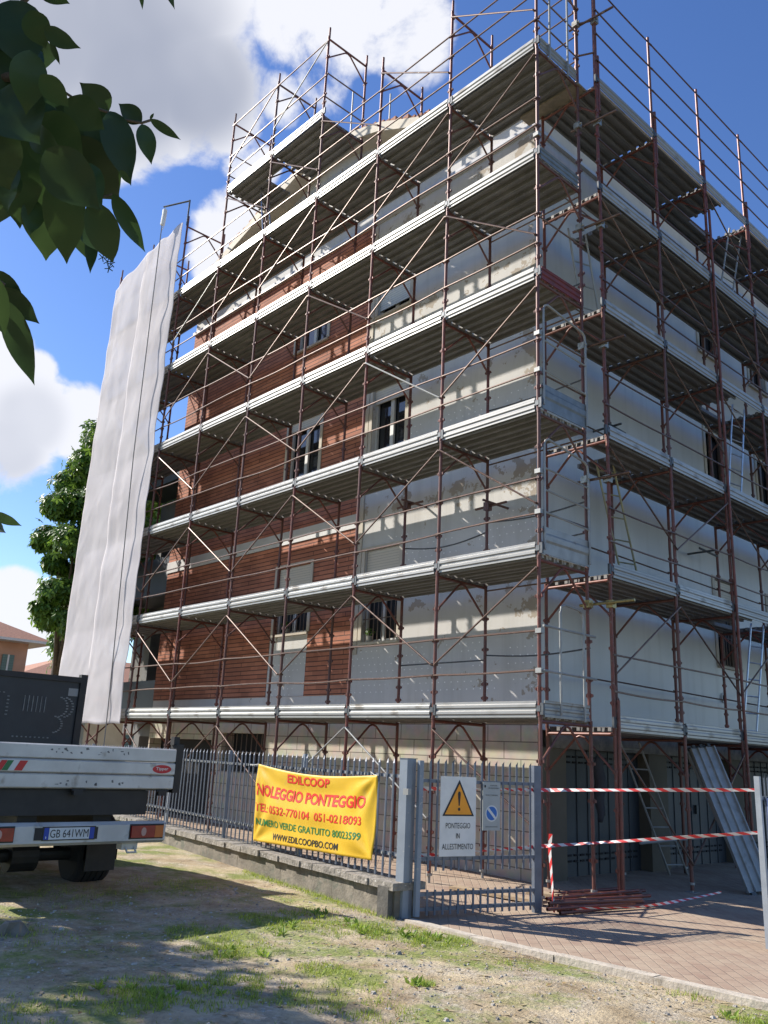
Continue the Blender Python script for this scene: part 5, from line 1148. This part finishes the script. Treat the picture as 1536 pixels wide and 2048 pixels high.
m.tube([pix(x, y, 1.6) - oO for x, y in [(-60, 120), (10, 40), (60, -10), (90, -60)]], .006, 5, r2=.003); m.tube([pix(x, y, 1.6) - oO for x, y in [(60, 80), (76, 66), (88, 60)]], .0015, 5)
m.tube([pix(x, y, 1.6) - oO for x, y in [(-120, 480), (-40, 540), (10, 570)]], .003, 5); m.build('trunk', BARK, ot, smooth=True)
m = MB()       # withered flower stalks at the tip of the spray
for (x, y) in [(205, 515), (215, 523), (218, 537), (222, 528), (200, 497), (165, 398)]:
    c = pix(x, y, 1.58)
    for k in range(5): a = k * 1.256 + x; m.tube([c - oO, c + (rx * math.cos(a) + dn * math.sin(a)) * .0075 - oO], .0009, 4)
m.build('flower_stalks', LEAFD, ot)
# pots and plants
for (x, y, z, lab) in [(-4.85, BY + .03, 1.4, 'small potted plant on the barred window sill right of the brick strip'), (-7.35, BY + .03, 1.72, 'pot on the low window sill inside the brick panel')]:
    pth = thing('potted_plant', lab, 'plant', (x, y, z)); m = MB(); m.tube([(0, 0, 0), (0, 0, .11)], .045, 12, r2=.06); m.build('pot', flat('stone_pot', (.3, .28, .24)), pth)
    m = MB(); crown(m, [(Vector((0, 0, .2)), .09)], 40, .06, .03, rg, False); m.build('foliage', LEAFC, pth)
for (x, y, z, r_, lab) in [(-13.1, 2.0, 6.3, .45, 'leafy balcony plant behind the upper left scaffold bays'), (-13.0, 2.0, 9.2, .01, '')]:
    if not lab: continue
    pth = thing('balcony_plant', lab, 'plant', (x, y, z)); m = MB(); m.box((-.4, -.12, 0), (.4, .12, .25)); m.build('trough', flat('grey_trough', (.2, .2, .19)), pth); m = MB(); crown(m, [(Vector((0, 0, .6)), r_), (Vector((-.5, 0, .5)), r_)], 90, .14, .06, rg, False); m.build('foliage', LEAFC, pth)

# grass, straw and stones
def blades():
    m = MB(); g = random.Random(5); n = 0
    patches = []
    def gp_(x, y): d = pdir(x, y); t = (-2.1 - CAM_C.z) / d.z; p = CAM_C + d * t; return p.x, p.y
    P = [(430, 1905, .22, 1), (560, 1850, .3, 1), (620, 1835, .25, .8), (700, 1865, .3, 1), (820, 1870, .35, 1), (870, 1880, .25, 1), (300, 1990, .3, .9), (380, 1990, .35, .9), (230, 2010, .25, .8), (480, 1960, .2, .9), (650, 1945, .18, .8), (845, 1972, .07, .8), (400, 1870, .25, .6), (500, 1895, .25, .5), (760, 2030, .2, .5), (680, 2020, .18, .6), (1500, 2040, .15, .8), (1030, 1935, .12, .3), (150, 1800, .5, .35), (330, 1780, .5, .35), (60, 1880, .3, .5), (1380, 1985, .12, .3), (560, 1990, .25, .7), (720, 1985, .2, .35), (40, 2030, .25, .5)]
    for (px, py, r_, dn_) in P:
        cx, cy = gp_(px, py); k = int(5200 * r_ * dn_)
        for i in range(k):
            a = g.uniform(0, 6.283); q = r_ * 1.5 * g.random() ** .6; x, y = cx + q * math.cos(a), cy + q * math.sin(a) * .8
            if mnoise.noise(Vector((x * 6, y * 6, 2))) < -.12: continue
            if y > kerb_y(x) - .03 and x > -.3: continue
            if y > fence_y(x) - .16 and x <= -.3: continue
            patches.append((x, y, g.uniform(.015, .05)))
    for i in range(5200):      # stray blades
        x, y = g.uniform(-3.2, 4.2), g.uniform(-7.2, -1.9)
        if y > kerb_y(x) - .04 or (x < -.2 and y > fence_y(x) - .17) or mnoise.noise(Vector((x * 1.4, y * 1.4, 7))) < .0: continue
        patches.append((x, y, g.uniform(.01, .03)))
    for i in range(1500):      # along the wall foot
        x = g.uniform(-3.5, -.2); y = fence_y(x) - .17 - abs(g.gauss(0, .07)); patches.append((x, y, g.uniform(.02, .06)))
    for (x, y, h) in patches:
        z = gh(x, y) - .004; a = g.uniform(0, 6.283); w = g.uniform(.0018, .004); lx, ly = math.cos(a + 1.2) * h * .6, math.sin(a + 1.2) * h * .6; b = len(m.v)
        m.v += [(x - w * math.cos(a), y - w * math.sin(a), z), (x + w * math.cos(a), y + w * math.sin(a), z), (x + lx, y + ly, z + h)]; m.f.append((b, b + 1, b + 2)); m.m.append(0)
    return m
wd = MB(); g4 = random.Random(31)
for (px_, py_, n_) in [(640, 1835, 5), (720, 1862, 5), (800, 1868, 7), (860, 1876, 6), (560, 1868, 4), (590, 1858, 4), (450, 1905, 4), (845, 1972, 5), (330, 2000, 6), (400, 1985, 5), (1500, 2036, 4), (250, 1985, 4), (700, 1850, 4), (520, 1905, 3)]:
    d = pdir(px_, py_); c_ = CAM_C + d * ((-2.09 - CAM_C.z) / d.z)
    for q in range(n_):
        x, y = c_.x + g4.gauss(0, .09), c_.y + g4.gauss(0, .07)
        if (y > kerb_y(x) - .04 and x > -.3) or (x <= -.3 and y > fence_y(x) - .17): continue
        for k in range(9):
            a = g4.uniform(0, 6.283); L0 = g4.uniform(.04, .09); el = g4.uniform(.25, 1.1); dv = Vector((math.cos(a) * math.cos(el), math.sin(a) * math.cos(el), math.sin(el))) * L0
            sleaf(wd, Vector((x, y, gh(x, y))), dv, L0 * g4.uniform(.16, .3), dv.cross(rv(g4)).normalized())
tag(wd.build('weeds', leafmat('broad_weed_leaf', (.09, .17, .02), (.26, .38, .06), .3, .5)), 'leafy green weeds poking up among the grass', 'weeds', kind='stuff')
GRASS = leafmat('short_grass', (.11, .19, .02), (.38, .46, .07), .3, .6)
tag(blades().build('grass', GRASS), 'tufts of short grass and weeds on the trodden ground', 'grass', kind='stuff')
m = MB(); g = random.Random(9)
for i in range(5200):
    x, y = g.uniform(-3, 4.6), g.uniform(-7.0, -1.9)
    if y > kerb_y(x) - .03 and x > -.3: continue
    if x <= -.3 and y > fence_y(x) - .17: continue
    if mnoise.noise(Vector((x * 1.1 + 9, y * 1.1, 4))) < -.05: continue
    z = gh(x, y) + .004; a = g.uniform(0, 6.283); L0 = g.uniform(.01, .035); w = g.uniform(.0012, .004) if g.random() < .75 else g.uniform(.006, .012); c, s_ = math.cos(a), math.sin(a); t_ = g.uniform(-.006, .008)
    b = len(m.v); m.v += [(x - c * L0 - s_ * w, y - s_ * L0 + c * w, z), (x - c * L0 + s_ * w, y - s_ * L0 - c * w, z), (x + c * L0 + s_ * w, y + s_ * L0 - c * w, z + t_), (x + c * L0 - s_ * w, y + s_ * L0 + c * w, z + t_)]; m.f.append((b, b + 1, b + 2, b + 3)); m.m.append(0)
tag(m.build('straw_litter', mat('dry_straw', (.42, .34, .2), (.28, .22, .14), 30, .8)), 'dry straw bits and husks strewn over the gravel', 'litter', kind='stuff')
m = MB()
def pebble(m, x, y, z, r_, g):
    b = len(m.v); n = 6
    for k in range(n): a = k * 6.283 / n; q = r_ * g.uniform(.7, 1.2); m.v.append((x + q * math.cos(a), y + q * math.sin(a), z - r_ * .2))
    for k in range(n): a = k * 6.283 / n + .3; q = r_ * g.uniform(.4, .75); m.v.append((x + q * math.cos(a), y + q * math.sin(a), z + r_ * g.uniform(.3, .55)))
    for k in range(n): m.f.append((b + k, b + (k + 1) % n, b + n + (k + 1) % n, b + n + k)); m.m.append(0)
    m.f.append(tuple(b + n + k for k in range(n))); m.m.append(0)
for i in range(4200):
    x, y = g.uniform(-2.5, 4.6), g.uniform(-7.0, -1.9)
    if y > kerb_y(x) - .03 and x > -.3: continue
    if x <= -.3 and y > fence_y(x) - .17: continue
    pebble(m, x, y, gh(x, y) + .002, min(.032, .003 + abs(g.gauss(0, .006)) * (2.2 if g.random() < .06 else .8)), g)
dl = MB(); g2 = random.Random(21)
for i in range(420):
    x, y = g2.uniform(-2.5, 4.4), g2.uniform(-6.8, -1.9)
    if (y > kerb_y(x) - .03 and x > -.3) or (x <= -.3 and y > fence_y(x) - .17): continue
    a = g2.uniform(0, 6.283); d = Vector((math.cos(a), math.sin(a), g2.uniform(-.1, .3))) * g2.uniform(.02, .05); sleaf(dl, Vector((x, y, gh(x, y) + .008)), d, d.length * .6, Vector((g2.uniform(-.4, .4), g2.uniform(-.4, .4), 1)).normalized())
tag(dl.build('fallen_leaves', leafmat('dry_leaf', (.16, .09, .035), (.38, .27, .12), .1, .7)), 'dry brown leaves scattered over the ground in front of the wall', 'leaves', kind='stuff')
def stonemat():
    m_ = leafmat('gravel_stone', (.2, .18, .15), (.5, .465, .4), 0.0, .9); return m_
tag(m.build('gravel', stonemat()), 'scattered grey gravel stones on the bare ground', 'gravel', kind='stuff')
m = MB(); m.v = []; g = random.Random(3)
c = pix(25, 1868, 1); dd = pdir(25, 1868); tt = (-2.07 - CAM_C.z) / dd.z; c = CAM_C + dd * tt
pebble(m, 0, 0, .02, .16, g); tag(m.build('stone_slab', CONC, loc=(c.x, c.y, -2.07)), 'flat grey stone lying on the ground below the truck bumper at the left edge', 'stone')

# ------------------------------------------------------------------ houses beyond
def house(name, label, c, w, d, h, ang_, wall, roofz, wins, eave=.6, hip=True):
    o = thing(name, label, 'house', c); o.rotation_euler = (0, 0, ang_)
    m = MB(); m.box((0, 0, 0), (w, d, h)); m.build('wall', wall, o)
    m = MB(); e = eave; a = [(-e, -e), (w + e, -e), (w + e, d + e), (-e, d + e)]; rd = min(w, d) / 2
    top = [(rd, d / 2), (w - rd, d / 2)] if w >= d else [(w / 2, rd), (w / 2, d - rd)]
    z0, z1 = h + .12, h + roofz
    A = [(x, y, z0) for x, y in a]; T = [(x, y, z1) for x, y in top]
    if w >= d: m.poly([A[0], A[1], T[1], T[0]]); m.poly([A[1], A[2], T[1]]); m.poly([A[2], A[3], T[0], T[1]]); m.poly([A[3], A[0], T[0]])
    else: m.poly([A[0], A[1], T[0]]); m.poly([A[1], A[2], T[1], T[0]]); m.poly([A[2], A[3], T[1]]); m.poly([A[3], A[0], T[0], T[1]])
    rfm = m.build('roof', TILE, o)
    m = MB(); m.box((-e, -e, h), (w + e, d + e, h + .118)); m.build('eaves', WFRAME, rfm)
    for (face, a0, a1, z0_, z1_, mt) in wins:
        m = MB()
        if face == 'y': m.box((a0, -.06, z0_), (a1, -.003, z1_))
        else: m.box((w + .003, a0, z0_), (w + .06, a1, z1_))
        wv = m.build('window', mt, o); m = MB(); cc = (a0 + a1) / 2
        if face == 'y': m.box((a0 - .12, -.07, z0_ - .12), (a1 + .12, -.062, z0_)); m.box((cc - .04, -.08, z0_), (cc + .04, -.062, z1_))
        else: m.box((w + .062, a0 - .12, z0_ - .12), (w + .07, a1 + .12, z0_)); m.box((w + .062, cc - .04, z0_), (w + .08, cc + .04, z1_))
        m.build('frame', WFRAME, wv)
    return o
PINK = mat('salmon_render', (.42, .24, .16), (.36, .2, .13), 1.5, .85); OCH = mat('ochre_render', (.52, .42, .26), (.45, .36, .22), 1.5, .85); GSH = slatmat('green_louvre_shutters', (.08, .14, .12), .12)
# house 1: right corner seen at (60,1300); faces +X side towards us
house('distant_house', 'salmon house with tiled hip roof and green shutters at the left edge', (-46.0, -2.3, -2.1), 10, 9.2, 6.05, 0, PINK, 2.6, [('x', 8.05, 8.6, 4.15, 5.45, GSH), ('x', 6.3, 6.9, 4.15, 5.45, GSH), ('x', 8.05, 8.6, 1.2, 2.5, GSH)], .9)
house('distant_house', 'low ochre house with tiled roof behind the salmon one, next to the tree', (-60.0, 12.6, -2.1), 9, 16.0, 5.6, 0, OCH, 2.0, [('x', .9, 1.35, 3.9, 4.7, WFRAMED), ('x', 1.9, 2.35, 3.9, 4.7, WFRAMED), ('x', 3.6, 4.1, 3.9, 4.7, WFRAMED)], .7)
house('distant_house', 'beige house glimpsed below the netting beyond the railing', (-40.0, 8.5, -2.1), 8, 9.0, 3.0, 0, OCH, 1.2, [('x', 2, 3, .8, 2.0, GSH), ('x', 5, 6, .8, 2.0, GSH)], .4)
def car(loc, col, lab, rz):
    o = thing('parked_car', lab, 'car', loc); o.rotation_euler = (0, 0, rz)
    m = MB(); m.prism([(-2.0, .28), (2.0, .28), (2.05, .62), (1.9, .82), (1.0, .92), (.45, 1.38), (-1.2, 1.42), (-1.85, .95), (-2.05, .85)], (0, -.82, 0), (1, 0, 0), (0, 0, 1), (0, 1.64, 0)); bd_ = m.build('body', mat('car_paint', col, None, 5, .25, .3), o)
    m = MB(); m.prism([(.9, .95), (.45, 1.33), (-1.15, 1.36), (-1.65, .98)], (0, -.83, 0), (1, 0, 0), (0, 0, 1), (0, 1.66, 0)); m.build('side_glass', GLASS, bd_)
    for x in (-1.25, 1.3):
        for y in (-.74, .74): m = MB(); m.tube([(x, y - .1, .31), (x, y + .1, .31)], .31, 18); m.build('wheel', RUB, o)
    return o
car((-27.5, 3.2, -2.0), (.55, .56, .57), 'silver car parked beyond the railing, seen under the netting', 1.4)
car((-33.0, 2.2, -2.0), (.35, .03, .04), 'dark red car parked farther back, left of the silver one', 1.3)

bpy.context.view_layer.update()
